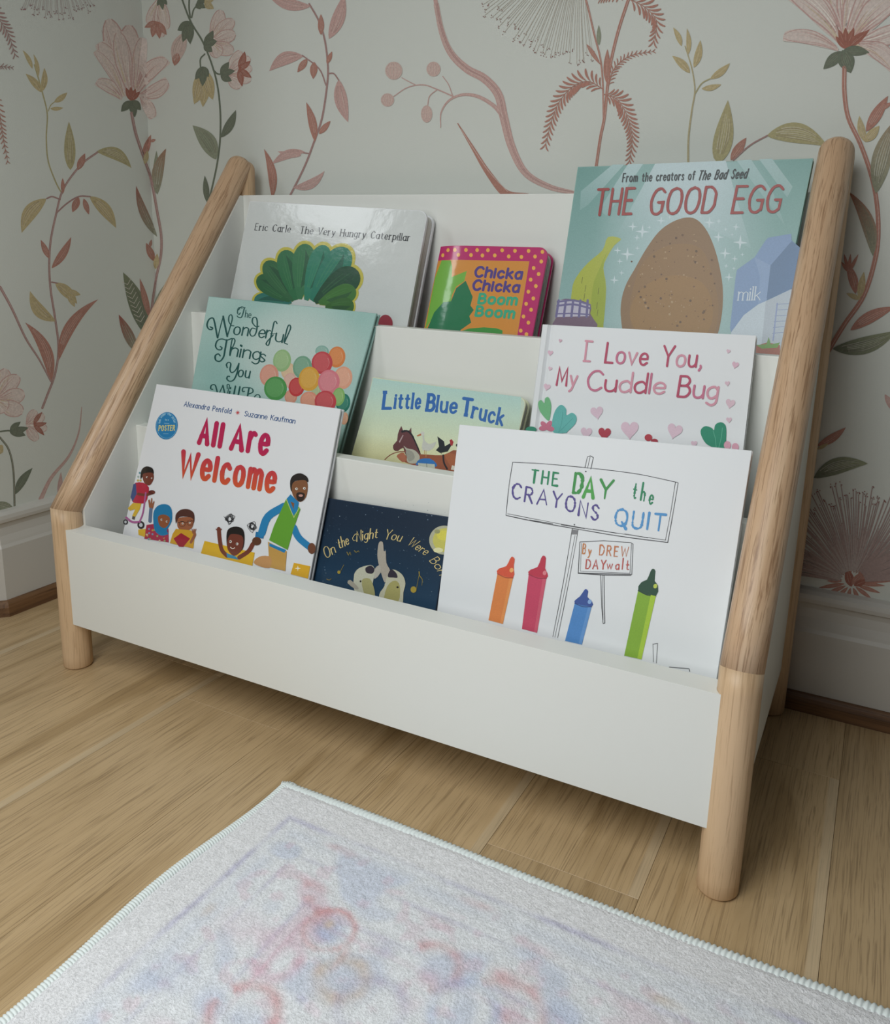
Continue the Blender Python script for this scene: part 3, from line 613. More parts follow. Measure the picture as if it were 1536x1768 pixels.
# front panel: full-width face lapping over the legs, notched round them behind
def panel_front():
    P = [(0.0, 0.0), (1.0, 0.0)]
    rr = R+.0002
    ys = np.linspace(.0006, TF, 12)
    for y in ys:
        q = rr*rr-(y-yc)**2; P.append(((xr-math.sqrt(q)) if q > 0 else XI1+.005, y))
    for y in ys[::-1]:
        q = rr*rr-(y-yc)**2; P.append(((xl+math.sqrt(q)) if q > 0 else XI0-.005, y))
    return prism('front_panel', P, 2, zb, zt, M_white, shelf, bev=.0)
panel_front()
bevel_box('tier_panel', (XI0, Y1, zb+.02), (XI1, Y1+TT, Z1), M_white, shelf, .0008)
bevel_box('tier_panel', (XI0, Y2, .22), (XI1, Y2+TT, Z2), M_white, shelf, .0008)
bevel_box('back_panel', (XI0, YB, .38), (XI1, YB+TT*.9, ZB), M_white, shelf, .0008)
bevel_box('shelf_base', (XI0, TF, zb), (XI1, Y1, zb+.018), M_white, shelf, .0005)
bevel_box('shelf_base', (XI0, Y1+TT, .222), (XI1, Y2, .240), M_white, shelf, .0005)
bevel_box('shelf_base', (XI0, Y2+TT, .402), (XI1, YB, .420), M_white, shelf, .0005)
sl = (YA-yc)/(ZA-ZK)
for a, b in ((XO0, XI0), (XI1, XO1)):
    prism('side_panel', [(yc+.016, zb), (YR, zb), (YR, ZB-.001), (yc+.016+(ZB-ZK)*sl, ZB-.001), (yc+.016, ZK)], 0, a, b, M_white, shelf, bev=.0)

# ------------------------------------------------------------------ books
def line_x(p1, p2, p3, p4):
    (x1, y1), (x2, y2), (x3, y3), (x4, y4) = p1, p2, p3, p4; d = (x1-x2)*(y3-y4)-(y1-y2)*(x3-x4)
    a = x1*y2-y1*x2; b = x3*y4-y3*x4; return np.array(((a*(x3-x4)-(x1-x2)*b)/d, (a*(y3-y4)-(y1-y2)*b)/d))
def bk_plane(z0, yf, tilt, yawd):
    t, y = math.radians(tilt), math.radians(yawd); a = np.array([math.cos(y), math.sin(y), 0]); b = np.array([-math.sin(y)*math.sin(t), math.cos(y)*math.sin(t), math.cos(t)])
    return a, b
class Book:
    def __init__(s, name, label, cat_group, z0, yf, xm, tilt, yawd, TL, TR, Lp, Rp, thick, board, c_cover, c_page=None, rad=.0, spine=0, hinge=False, cover_t=.0032, gloss=.35, rr_=None):
        s.a, s.b = bk_plane(z0, yf, tilt, yawd); P0 = np.array([xm, yf, z0]); n = np.cross(s.a, s.b); s.pl = Plane(P0, n); s.n = s.pl.n
        f = lambda p: s.pl(np.array([p]))[0]
        tl, tr, lp, rp = f(TL), f(TR), f(Lp), f(Rp)
        def down(top, mid):
            d = mid-top; t = (top[2]-z0)/(top[2]-mid[2]); return top+d*t
        s.TL, s.TR = tl, tr; s.BL, s.BR = down(tl, lp), down(tr, rp); s.th = thick
        s.root = empty(name, (s.BL+s.BR)/2-s.n*thick/2); tag(s.root, label, 'book', cat_group)
        s.board = board; s.rad = rad
        W = np.linalg.norm(s.TR-s.TL)
        if board:
            nl = board; g_ = .0006/U*.6; tk = (thick-(nl-1)*g_)/nl
            for i in range(nl):
                s.slab('front_cover' if i == 0 else ('back_cover' if i == nl-1 else 'board_page'), -i*(tk+g_), tk, 0 if i in (0, nl-1) else .0022, c_cover if i in (0, nl-1) else M_page, rad, left0=True)
            s.slab('spine', -.0004, thick-.0008, 0, c_cover, 0, u1=.012)
        else:
            s.slab('front_cover', 0, cover_t, 0, c_cover, 0, hinge=hinge)
            s.slab('page_block', -cover_t, thick-2*cover_t, .006, M_page, 0)
            s.slab('back_cover', -thick+cover_t, cover_t, 0, c_cover, 0)
            if spine >= 0: s.slab('spine', -cover_t, thick-2*cover_t, 0, c_cover, 0, u1=.010) if spine == 0 else s.slab('spine', -cover_t, thick-2*cover_t, 0, c_cover, 0, u0=1-.010)
    def outline(s, inset, rad, u0=0, u1=None, left0=False):
        W = np.linalg.norm(s.TR-s.TL); Hh = np.linalg.norm(s.TL-s.BL)
        lo = u0 if u0 else 0; A = []
        def pt(u, v): return (s.BL*(1-u)+s.BR*u)*(1-v)+(s.TL*(1-u)+s.TR*u)*v
        i0 = 0 if left0 else inset/W
        ua, ub = max(lo, i0), (1-inset/W if u1 is None else u1/W)
        if u0: ua = u0
        va, vb = 0 if True else 0, 1-inset/Hh
        if rad:
            r = rad; 
            A.append(pt(ua, 0)); 
            for k in range(7): a = -math.pi/2+k/6*math.pi/2; A.append(pt(ub-(r-r*math.cos(a))/W, va+(r+r*math.sin(a))/Hh))
            for k in range(7): a = k/6*math.pi/2; A.append(pt(ub-(r-r*math.cos(a))/W, vb-(r-r*math.sin(a))/Hh))
            A.append(pt(ua, vb))
        else: A = [pt(ua, va), pt(ub, va), pt(ub, vb), pt(ua, vb)]
        return np.array(A)
    def slab(s, name, zoff, t, inset, mat, rad, u0=0, u1=None, hinge=False, left0=False):
        if name == 'page_block' or name == 'spine': t = t-.0002; zoff = zoff-.0001
        if name == 'spine': pass
        if hinge:
            # cover with a pressed groove beside the spine
            us = [0, .006, .030, .038, .046, .054, .064, .5, 1]; dz = [-.002, 0, .0006, -.001, -.0026, -.001, 0, 0, 0]
            V = []
            for k, (u, z) in enumerate(zip(us, dz)):
                for v in (0, 1):
                    p = (s.BL*(1-u)+s.BR*u)*(1-v)+(s.TL*(1-u)+s.TR*u)*v; V.append(p+s.n*z); V.append(p-s.n*t)
            n_ = len(us); F = []
            for k in range(n_-1):
                a, b = 4*k, 4*k+4; F += [[a, b, b+2, a+2], [a+1, a+3, b+3, b+1], [a, a+1, b+1, b], [a+2, b+2, b+3, a+3]]
            F += [[0, 2, 3, 1], [4*n_-4, 4*n_-3, 4*n_-1, 4*n_-2]]
            me = mesh(name, V, F)
        else:
            A_ = s.outline(inset, rad, u0, u1, left0); n_ = len(A_); V = list(A_+s.n*zoff)+list(A_+s.n*(zoff-t))
            F = [list(range(n_)), list(range(2*n_-1, n_-1, -1))]+[[i, n_+i, n_+(i+1) % n_, (i+1) % n_] for i in range(n_)]
            me = mesh(name, V, F)
        bm = bmesh.new(); bm.from_mesh(me); bmesh.ops.recalc_face_normals(bm, faces=bm.faces)
        if not hinge: bmesh.ops.bevel(bm, geom=bm.edges[:], offset=.00035, segments=1, affect='EDGES')
        bm.to_mesh(me); bm.free(); return link(name, me, mat, s.root)
    def art(s, o, sc_, k=1.2): return Art(s.pl, k, o, sc_, step=3e-6, base=2.5e-4, wrap=10000)
    def face(s, A, fn, nx=16, ny=16, mat=None):
        """full-cover ground colour as first print layer, in cover coordinates"""
        ol = s.outline(.0012, s.rad, 0, None, False); c0 = ol.mean(0); P = ol+s.n*2e-4
        if not s.rad:
            V = []
            for j in range(ny+1):
                for i in range(nx+1):
                    u, v = i/nx, j/ny; V.append((P[0]*(1-u)+P[1]*u)*(1-v)+(P[3]*(1-u)+P[2]*u)*v)
            F = [[j*(nx+1)+i, j*(nx+1)+i+1, (j+1)*(nx+1)+i+1, (j+1)*(nx+1)+i] for j in range(ny) for i in range(nx)]
            uv = [(i/nx, 1-j/ny) for j in range(ny+1) for i in range(nx+1)]
        else:
            V = [(P[0]+P[len(P)-1])/2]+list(P); n_ = len(P); F = [[0, i+1, i+2] for i in range(n_-1)]; uv = []
            for p in V:
                q = p-s.n*2e-4; d = q-s.TL; u = d@(s.TR-s.TL)/((s.TR-s.TL)@(s.TR-s.TL)); v = d@(s.BL-s.TL)/((s.BL-s.TL)@(s.BL-s.TL)); uv.append((u, v))
        A.V.append(np.array(V)); A.F += [[i+A.nv for i in f] for f in F]; A.nv += len(V); A.C.append(np.array([rgb(fn(u, v), A.k) for u, v in uv]))
def bow(obj, bk, amt, u0=.24, wgt=1.0):
    W = np.linalg.norm(bk.TR-bk.TL); bm = bmesh.new(); bm.from_mesh(obj.data); ax = Vector(bk.a)
    for k in range(9):
        co = Vector((bk.TL+(bk.BL-bk.TL)*0)*U)+ax*(u0*k/8+.001)*W*U; no = Vector(np.cross(bk.n, bk.TL-bk.BL)); no.normalize()
        bmesh.ops.bisect_plane(bm, geom=bm.verts[:]+bm.edges[:]+bm.faces[:], plane_co=co, plane_no=no)
    nn = np.cross(bk.n, bk.TL-bk.BL); nn /= np.linalg.norm(nn)
    if nn@bk.a < 0: nn = -nn
    for v in bm.verts:
        u = (np.array(v.co)/U-bk.TL)@nn/W
        if u < u0: v.co -= Vector(bk.n)*amt*wgt*(1-max(u, 0)/u0)**2*U*min(1, max(0, 1+((np.array(v.co)/U-bk.TL)@bk.n)/bk.th))
    bm.to_mesh(obj.data); bm.free(); obj.data.polygons.foreach_set('use_smooth', [len(obj.data.polygons) > 400]*len(obj.data.polygons))
G_top, G_mid, G_bot = 'books on the top tier', 'books on the middle tier', 'books on the bottom tier'
c_white = plain('cover_white', (.80, .81, .83), .28, .01, coat=.3); c_teal = plain('cover_teal', rgb('8fb0aa')*1.2, .35, .02)
c_pink = plain('cover_magenta', rgb('b02060')*1.2, .3, .02, coat=.4); c_egg = plain('cover_sea', rgb('7fa39d')*1.25, .4, .02)
c_navy = plain('cover_navy', rgb('22344a'), .3, .02, coat=.3); c_trk = plain('cover_cream', rgb('c9ccae')*1.2, .35, .02); c_mat = plain('cover_matt_white', (.78, .80, .82), .5, .01)
P_gloss = printed('print_gloss', .34, .12, 60, .65, .02); P_mid = printed('print_satin', .36, 0, 60, .15, .05); P_matt = printed('print_matt', .5, 0, 60, 0, .04); P_foil = printed('print_night', .32, 0, 60, .2, .05)
BK = {}
def book(key, *a, **k): BK[key] = Book(*a, **k); return BK[key]
# top tier
b1 = book('cat', 'picture_book', 'big glossy white board book with a green leafy arch on the top tier', G_top, .421, .301, .2, 15.2, 0, (431, 347), (739, 364), (398, 513), (703, 562), .029, 5, c_white, rad=.016)
b2 = book('chk', 'picture_book', 'small magenta and orange board book with yellow dots on the top tier', G_top, .421, .301, .5, 17.8, 0, (757, 423), (948, 427), (728, 567), (919, 580), .029, 7, c_pink, rad=.016)
b3 = book('egg', 'picture_book', 'large sea-green paperback with a brown egg, right end of the top tier', G_top, .421, .306, .8, 15.0, -1.2, (997, 288), (1404, 273), (957, 560), (1336, 605), .012, 0, c_egg)
b4 = book('won', 'picture_book', 'pale teal hardcover with bunched balloons at the left end of the middle tier', G_mid, .241, .167, .2, 17.3, 0, (360, 511.5), (650, 541), (331, 667), (583, 783), .012, 0, c_teal)
b5 = book('trk', 'picture_book', 'small cream board book with farm animals in the middle of the middle tier', G_mid, .241, .167, .5, 19.5, 0, (643, 651), (910, 687), (612, 783), (898, 737), .018, 5, c_trk, rad=.012)
b6 = book('cud', 'picture_book', 'white hardcover with pink hearts and lettering at the right of the middle tier', G_mid, .241, .176, .8, 14.8, 0, (935.5, 560), (1305, 579.5), (913, 739), (1283, 773), .014, 0, c_mat, hinge=True)
b7 = book('all', 'picture_book', 'glossy white hardcover with red title and cartoon children at the left of the bottom tier', G_bot, .100, .036, .2, 18.0, 0, (270, 663), (588, 706), (213, 915), (535, 992), .0105, 0, c_white)
b8 = book('ngt', 'picture_book', 'dark navy board book with gold script and moon in the middle of the bottom tier', G_bot, .100, .052, .5, 18.2, 0, (560.5, 859), (777.5, 893), (532, 992), (753, 1049), .012, 4, c_navy)
b9 = book('cry', 'picture_book', 'large white hardcover with coloured crayons and a drawn sign, right of the bottom tier', G_bot, .100, .035, .8, 16.3, 0, (793, 733), (1298, 778), (755, 1048), (1262, 1010), .014, 0, c_mat)
UPL = (.2, -.98)

# --- top left board book
A = b1.art((380, 330), 4.042); b1.face(A, lambda u, v: 'c3c7c5')
text(A, 'Eric Carle', [(242, 272), (487, 288)], 47, 7.6, '2c2e30', up=UPL, cons=.5, serif=.11, xh=.66, cap=False, gapf=.09)
text(A, 'The Very Hungry Caterpillar', [(557, 294), (1320, 348)], 48, 7.6, '2c2e30', up=UPL, cons=.5, serif=.11, xh=.66, cap=False, gapf=.09)
lob = [((500, 775), (238, 760), 110), ((490, 768), (262, 600), 130), ((515, 765), (318, 492), 140), ((530, 760), (450, 412), 150), ((555, 755), (600, 368), 160), ((600, 762), (735, 378), 150), ((640, 765), (890, 400), 190), ((660, 775), (965, 560), 190), ((690, 782), (948, 690), 140), ((735, 810), (935, 800), 120)]
for i, (b, t, w_) in enumerate(lob):
    b = np.array(b, float); t = np.array(t, float)
    A.leaf(b, b+(t-b)*1.06, w_*1.14, 'b9b04a', peak=.70, blunt=1)
for i, (b, t, w_) in enumerate(lob):
    c_ = ['2f6f66', '2c5f3c', '31623f', '2d6a44', '35704a', '2f7a62', '2b7560', '224a34', '3f6f35', '37622f'][i]
    A.leaf(b, t, w_, c_, peak=.70, blunt=1, veins=5, vc=mix(c_, '5f9a5c', .4)); A.leaf(np.array(b)+(np.array(t)-b)*.2, np.array(b)+(np.array(t)-b)*.9, w_*.3, mix(c_, '1d4030', .45), bend=.1)
A.ell((1155, 925), 50, 62, '8f2f3c')
A.build('cover_print', P_gloss, b1.root)
# --- magenta board book
A = b2.art((700, 400), 5.486); b2.face(A, lambda u, v: 'b01f62')
A.poly([(290, 262), (1172, 282), (1040, 1100), (120, 1080)], 'c98636')
A.poly([(330, 262), (425, 270), (440, 330), (436, 430), (580, 372), (556, 470), (480, 520), (440, 600), (430, 660), (355, 668), (180, 900), (150, 1000), (262, 420)], '6fa83f')
A.poly([(570, 465), (636, 618), (615, 700), (646, 742), (604, 800), (622, 862), (520, 932), (520, 1050), (130, 1050), (262, 760), (355, 668), (430, 660), (480, 535)], '1f6f48')
A.poly([(520, 945), (600, 918), (740, 906), (860, 915), (918, 935), (912, 1080), (500, 1080)], '3c8a3c')
for p in [(465, 172), (572, 174), (678, 175), (780, 176), (915, 177), (1036, 182), (1165, 183), (1296, 192), (500, 220), (620, 222), (728, 226), (845, 226), (977, 235), (1097, 240), (1226, 236), (1285, 283), (1213, 345), (1260, 402), (1185, 455), (1234, 516), (1163, 569), (1210, 633), (1142, 684), (1189, 740), (1117, 804), (1163, 862), (1091, 938), (1145, 972), (395, 170), (340, 215), (1070, 1050)]: A.ell(p, 17, 19, 'e0a64a', n=14)
text(A, 'Chicka', [(655, 425), (1092, 447)], 92, 24, '4b3a80', up=UPL, xh=.70); text(A, 'Chicka', [(636, 550), (1066, 572)], 92, 24, '4b3a80', up=UPL, xh=.70)
text(A, 'Boom', [(690, 678), (1045, 692)], 88, 25, '35a07c', up=UPL, xh=.72); text(A, 'Boom', [(664, 795), (1020, 818)], 88, 25, '35a07c', up=UPL, xh=.72)
pr_ = A.build('cover_print', P_gloss, b2.root); bow(pr_, b2, .0075)
for o_ in [o for o in b2.root.children if not o.name.startswith('cover_print')]: bow(o_, b2, .0075)
# --- sea green book
A = b3.art((940, 260), 3.2, 1.02)
def eggbg(u, v):
    c = mix('74a09a', 'a4c0c0', v*1.2); d = math.hypot((u-.52)*1.5, (v-.25)*.9); return mix('bcd0d4', c, d*1.7)
b3.face(A, eggbg, 24, 24)
def rayc(c): return lambda p: mix(c, eggbg((p[0]-100)/1330, (p[1]-80)/1100), (p[1]-90)/330)
A.poly([(375, 78), (440, 76), (240, 300), (195, 330), (200, 225)], rayc('a6c2c2')); A.poly([(460, 75), (545, 73), (430, 240), (340, 360), (300, 330)], rayc('b2cacc'))
A.poly([(610, 73), (1000, 56), (1140, 540), (800, 380), (400, 460)], rayc('bdd0d4')); A.poly([(545, 76), (610, 73), (430, 400), (350, 400)], rayc('86ada9'))
A.poly([(1060, 55), (1140, 50), (1260, 230), (1330, 420)], rayc('a6c2c2')); A.poly([(1185, 48), (1255, 45), (1370, 200), (1340, 260)], rayc('a4c0bf'))
for x, y, r in [(540, 448, 40), (487, 420, 28), (510, 482, 18), (643, 388, 26), (457, 573, 40), (403, 552, 22), (415, 612, 18), (385, 716, 26), (425, 676, 16), (512, 540, 14), (910, 398, 34), (962, 390, 16), (1057, 422, 22), (960, 478, 30), (1080, 508, 42), (997, 568, 34), (1050, 598, 20), (1002, 638, 14), (1018, 700, 26), (1045, 652, 12), (1092, 575, 12), (578, 425, 12), (690, 368, 12), (1000, 435, 12), (1035, 465, 10), (745, 350, 10), (860, 365, 10)]: A.star((x, y), r, 'ccdbdf', .22, rot=.06)
A.poly([(350, 478), (422, 488), (385, 525), (345, 590), (325, 650), (340, 760), (325, 960), (310, 990), (150, 975), (150, 780), (175, 700), (240, 620), (320, 550)], 'b0b84a', smooth=3); A.poly([(345, 560), (300, 660), (265, 760), (255, 960), (300, 985), (325, 960), (338, 760), (322, 650)], '9fae3e', smooth=3)
for x, y in [(210, 700), (228, 745), (222, 790), (300, 760), (295, 880), (292, 840)]: A.stroke([(x, y), (x-5, y+34)], 3, '6f7434')
A.poly([(75, 828), (165, 822), (255, 850), (252, 900), (270, 930), (285, 990), (55, 985), (60, 930), (66, 900)], '7a6578', smooth=2)
A.poly([(70, 850), (80, 826), (165, 824), (252, 850), (245, 915), (60, 920)], 'c3bfd0')
for k in range(5): A.stroke([(78+k*40, 828), (64+k*42, 918)], 13, '75709a')
A.stroke([(70, 858), (160, 850), (252, 872)], 11, '75709a', smooth=4)
A.stroke([(72, 836), (160, 828), (250, 852)], 10, '75709a', smooth=4); A.stroke([(64, 902), (150, 900), (246, 906)], 8, '75709a', smooth=4)
eg = [(785, 370), (705, 395), (630, 450), (560, 545), (500, 650), (450, 740), (424, 830), (422, 930), (450, 1050), (560, 1150), (700, 1190), (850, 1150), (940, 1050), (975, 930), (985, 800), (975, 690), (945, 560), (900, 450), (845, 385)]
A.poly(eg, '8a6a46', smooth=4); 
for P_, c_ in (([(560, 600), (700, 520), (860, 540), (930, 700), (960, 900), (900, 1060), (700, 1120), (520, 1050), (470, 900), (500, 720)], '906d42'), ([(540, 760), (700, 690), (870, 730), (930, 880), (880, 1030), (700, 1090), (540, 1030), (470, 900)], '98723f')): A.poly(P_, c_, smooth=4)
for k in range(150):
    a = random.random()*6.28; r = math.sqrt(random.random()); x = 705+r*math.cos(a)*245; y = 740+r*math.sin(a)*320+0*x; 
    if y < 460 and abs(x-780) > 70: continue
    if y < 600 and abs(x-750) > 150: continue
    A.ell((x, y), *(lambda q: (q, q))(random.choice([2, 3, 3, 5, 7])), random.choice(['5e4228', '6a4c2e', 'a98a60', 'b0946c']), n=8)
# milk carton
A.poly([(1218, 500), (1235, 482), (1362, 460), (1365, 498), (1420, 545), (1370, 760), (1300, 800), (1180, 850), (1100, 910), (1030, 1005), (1024, 980), (1055, 700), (1062, 660), (1160, 590)], '7f9ac0')
A.poly([(1365, 500), (1425, 550), (1370, 760), (1228, 832), (1225, 760), (1248, 635)], '617da0'); A.poly([(1160, 590), (1248, 635), (1225, 830), (1180, 850), (1190, 700)], '8aa3c6')
A.poly([(1030, 1005), (1100, 910), (1180, 850), (1222, 832), (1200, 1080), (1030, 1030)], 'c3cfd8'); A.poly([(1222, 832), (1375, 760), (1350, 900), (1300, 1130), (1195, 1100)], 'b2bcc6')
for k in range(6): A.stroke([(1283-k*5, 850+k*32), (1350-k*6, 846+k*32)], 3, '7f8cb0')
A.stroke([(1285, 845), (1262, 1050)], 8, '8f9cc0')
text(A, 'milk', [(1068, 828), (1190, 826)], 74, 7, 'ccd6de', up=(.12, -1), cons=.5, serif=.08)
A.poly([(1168, 1080), (1230, 1060), (1300, 1075), (1300, 1180), (1165, 1170)], 'a0604e'); A.poly([(1168, 1075), (1225, 1070), (1238, 1030), (1250, 1072), (1300, 1060), (1285, 1090), (1200, 1095)], '6f9a4e')
text(A, 'From the creators of', [(430, 174), (826, 161)], 46, 6.0, '22282c', up=(.14, -.99), xh=.66); text(A, 'The Bad Seed', [(846, 163), (1112, 152)], 50, 6.4, '22282c', up=(.14, -.99), slant=.18, xh=.66)
text(A, 'THE', [(276, 358), (478, 350)], 142, 15, '9a3532', up=(.12, -.99), jit=.05, slant=.03); text(A, 'GOOD', [(578, 354), (930, 342)], 142, 15, '9a3532', up=(.14, -.99), jit=.05, slant=.04); text(A, 'EGG', [(1034, 345), (1292, 340)], 148, 15, '9a3532', up=(.17, -.98), jit=.05, slant=.03)
A.build('cover_print', P_mid, b3.root)
# --- teal book with balloons
A = b4.art((310, 500), 4.267, 1.12)
def wbg(u, v):
    n_ = .5+.5*math.sin(u*7+2*math.sin(v*5+1))*math.cos(v*6+u*3); return mix(mix('8fb3ac', 'a9c5bf', n_), 'bccac4', max(0, 1-((u-.6)**2*5+(v-.22)**2*14)))
b4.face(A, wbg, 24, 24)
for x, y, rx, ry, c_ in [(800, 600, 52, 62, 'cfb08e'), (815, 670, 48, 56, 'cfa596'), (820, 790, 46, 52, 'c98a74'), (1005, 740, 34, 40, '9fae84'), (1215, 950, 26, 46, 'd09a7c'), (1050, 456, 50, 44, '7fa59a'), (755, 523, 66, 82, '8fb07c'), (660, 632, 69, 82, 'cf8f7c'), (905, 572, 70, 84, '6f9a80'), (1158, 497, 63, 78, 'cc7a42'), (1050, 540, 77, 84, 'b8444a'), (862, 718, 58, 70, 'b83a3c'), (1205, 650, 68, 84, 'd59a80'), (955, 658, 77, 90, 'cf9a3e'), (1100, 680, 80, 90, 'cc7680'), (1205, 835, 52, 70, '27705f'), (1172, 790, 45, 68, '7faa62'), (955, 815, 66, 64, 'cf8a72'), (707, 728, 84, 88, '4c8f4c'), (1075, 825, 80, 80, 'b8444a')]:
    A.ell((x, y), rx, ry, c_, rot=8); A.ell((x-rx*.05, y-ry*.05), rx*.78, ry*.8, mix(c_, 'e8e0d0', .12), rot=8); A.stroke([(x+rx*.55, y-ry*.4), (x+rx*.68, y), (x+rx*.5, y+ry*.45)], 4, mix(c_, 'e8e8d8', .4), 1, smooth=4)
TD = '1e4f4b'
def sw(P_, w_=11, c_=None): A.stroke(P_, w_*1.2, c_ or TD, smooth=7, cons=.35)
sw([(462, 138), (442, 132), (430, 145), (428, 175), (440, 183), (447, 172)], 7); sw([(435, 150), (455, 128), (485, 135)], 7); sw([(478, 135), (468, 175), (455, 205), (435, 205), (425, 195)], 8)
text(A, 'he', [(483, 203), (524, 210)], 52, 6, TD, up=(.12, -1), cons=.3)
sw([(225, 275), (243, 283), (235, 295), (213, 288), (203, 258), (218, 220), (245, 210), (258, 240), (278, 345), (283, 355)], 11); sw([(283, 355), (300, 280), (322, 198)], 7); sw([(322, 198), (332, 250), (352, 345)], 12)
sw([(352, 345), (372, 280), (389, 215), (382, 186), (366, 196), (363, 232), (380, 262), (402, 268)], 8)
text(A, 'on', [(396, 330), (500, 340)], 98, 12, TD, up=(.2, -1), cons=.35, xh=.60); text(A, 'e', [(580, 352), (622, 356)], 98, 12, TD, up=(.2, -1), cons=.35, xh=.60); text(A, 'r', [(634, 356), (660, 358)], 96, 12, TD, up=(.2, -1), cons=.35, xh=.60)
sw([(560, 290), (535, 285), (518, 315), (530, 342), (555, 335), (570, 290), (572, 230), (560, 205), (540, 212), (538, 245), (565, 275), (585, 270)], 9)
sw([(718, 250), (710, 236), (698, 240), (690, 270), (668, 370), (655, 410), (640, 405), (645, 385), (690, 335)], 9); sw([(668, 325), (715, 325)], 6)
text(A, 'u', [(703, 380), (755, 390)], 98, 12, TD, up=(.2, -1), cons=.35, xh=.60); sw([(775, 385), (800, 330), (818, 285), (812, 262), (797, 275), (778, 350), (772, 390), (795, 403)], 9)
sw([(300, 420), (312, 428), (305, 443), (280, 440), (266, 415), (278, 378), (310, 364), (350, 372), (385, 360)], 10); sw([(348, 372), (336, 440), (325, 495), (298, 528), (268, 520), (264, 488), (285, 474), (300, 488)], 11)
sw([(372, 478), (385, 440), (408, 385), (402, 362), (388, 370), (375, 440), (370, 482)], 8); text(A, 'ning', [(372, 485), (588, 520)], 100, 12, TD, up=(.2, -1), cons=.35, xh=.60); A.ell((452, 412), 8, 8, TD)
text(A, 's', [(585, 528), (625, 536)], 96, 12, TD, up=(.2, -1), cons=.35, xh=.60)
sw([(352, 575), (346, 552), (362, 536), (378, 548), (372, 590), (385, 612), (412, 595), (438, 548)], 9); sw([(438, 545), (425, 610), (402, 662), (372, 676), (350, 660), (355, 640), (370, 640)], 10)
text(A, 'ou', [(430, 640), (512, 652)], 84, 11, TD, up=(.2, -1), cons=.35, xh=.60)
sw([(245, 735), (230, 730), (235, 706), (260, 702), (272, 730), (285, 790)], 9); sw([(285, 790), (300, 750), (320, 706)], 6); sw([(320, 706), (330, 750), (340, 800)], 9); sw([(340, 800), (358, 750), (368, 705), (352, 700), (352, 730)], 6)
text(A, 'ill', [(360, 806), (440, 816)], 100, 12, TD, up=(.2, -1), cons=.35, xh=.58)
sw([(480, 750), (465, 750), (468, 725), (500, 722), (535, 730), (540, 755), (510, 770)], 8); sw([(512, 728), (500, 790), (488, 830)], 10); text(A, 'e', [(545, 826), (585, 830)], 90, 9, TD, up=(.2, -1), cons=.35)
A.build('cover_print', P_mid, b4.root)
# --- cream board book with animals
A = b5.art((600, 640), 4.655)
b5.rad_keep = b5.rad; b5.face(A, lambda u, v: 'b4c4b4')
# the painted sky: bands of colour over the cover
tl, tr_, brx, blx = (205, 58), (1400, 214), (1385, 470), (65, 655)
def truckbg(u, v): 
    c = mix('a6c4bd', 'cdd0ac', v*1.5); return mix(c, 'a79a62', max(0, v-.55)*1.5*(1-u*.5))
A.grad([(207, 60), (1395, 212), (1345, 990), (-20, 860)], truckbg, 16, 20)
BL_ = '2f62a2'
text(A, 'L', [(285, 303), (345, 303)], 130, 26, BL_, up=(.12, -1), serif=.14); text(A, 'ittle', [(378, 298), (576, 302)], 116, 20, BL_, up=(.12, -1), serif=.10, xh=.66)
text(A, 'B', [(636, 318), (690, 322)], 126, 26, BL_, up=(.14, -1), serif=.12); text(A, 'lue', [(714, 326), (868, 340)], 122, 21, BL_, up=(.14, -1), serif=.10, xh=.64)
text(A, 'T', [(915, 352), (985, 362)], 130, 27, BL_, up=(.14, -1), serif=.13); text(A, 'ruck', [(998, 374), (1240, 438)], 126, 21, BL_, up=(.2, -1), serif=.10, xh=.64)
A.poly([(432, 445), (446, 482), (490, 488), (511, 456), (514, 505), (540, 560), (588, 668), (560, 700), (470, 685), (448, 620), (405, 646), (372, 638), (366, 600), (398, 562), (404, 510)], '5f3a3c', smooth=2)
A.stroke([(440, 490), (480, 485), (515, 515), (545, 575), (580, 655)], 18, '262428', 8, smooth=5, jit=.15); A.poly([(444, 515), (450, 520), (420, 580), (412, 572)], 'a58f90')
A.poly([(420, 665), (500, 690), (590, 672), (760, 680), (880, 640), (900, 820), (700, 800), (560, 770), (430, 720)], '8a4f38', smooth=3)
A.stroke([(300, 715), (340, 680), (400, 655), (470, 650)], 7, '7c4436', smooth=5)
A.poly([(450, 605), (480, 625), (540, 640), (580, 690), (560, 740), (500, 745), (475, 720), (480, 660)], 'a8a698', smooth=3); A.poly([(470, 640), (520, 650), (540, 700), (500, 730), (478, 700)], '8f8e84', smooth=3)
A.poly([(418, 665), (455, 660), (470, 720), (440, 735), (395, 690)], 'a2654e', smooth=2)
A.poly([(552, 745), (580, 712), (660, 706), (712, 745), (705, 775), (560, 760)], '2f6bab', smooth=2); A.poly([(565, 742), (700, 752), (702, 785), (570, 770)], 'b4b8ac'); A.stroke([(635, 745), (638, 780)], 4, '50545a')
A.poly([(596, 500), (612, 505), (620, 560), (660, 590), (712, 572), (690, 620), (650, 645), (605, 640), (598, 600), (606, 560)], 'b9bab2', smooth=3); A.ell((603, 505), 15, 16, 'bfc0b8'); A.poly([(590, 505), (556, 520), (562, 530), (592, 520)], 'b06a4a')
A.stroke([(618, 640), (617, 675)], 4, 'b08a5a'); A.stroke([(630, 640), (630, 695)], 4, 'b08a5a')
A.poly([(722, 528), (775, 568), (782, 608), (822, 585), (838, 595), (805, 650), (745, 662), (710, 640), (735, 610)], '22262a', smooth=1); A.poly([(820, 560), (835, 550), (852, 572), (842, 605), (828, 600)], '9c3036'); A.stroke([(755, 655), (752, 672)], 3, '22262a')
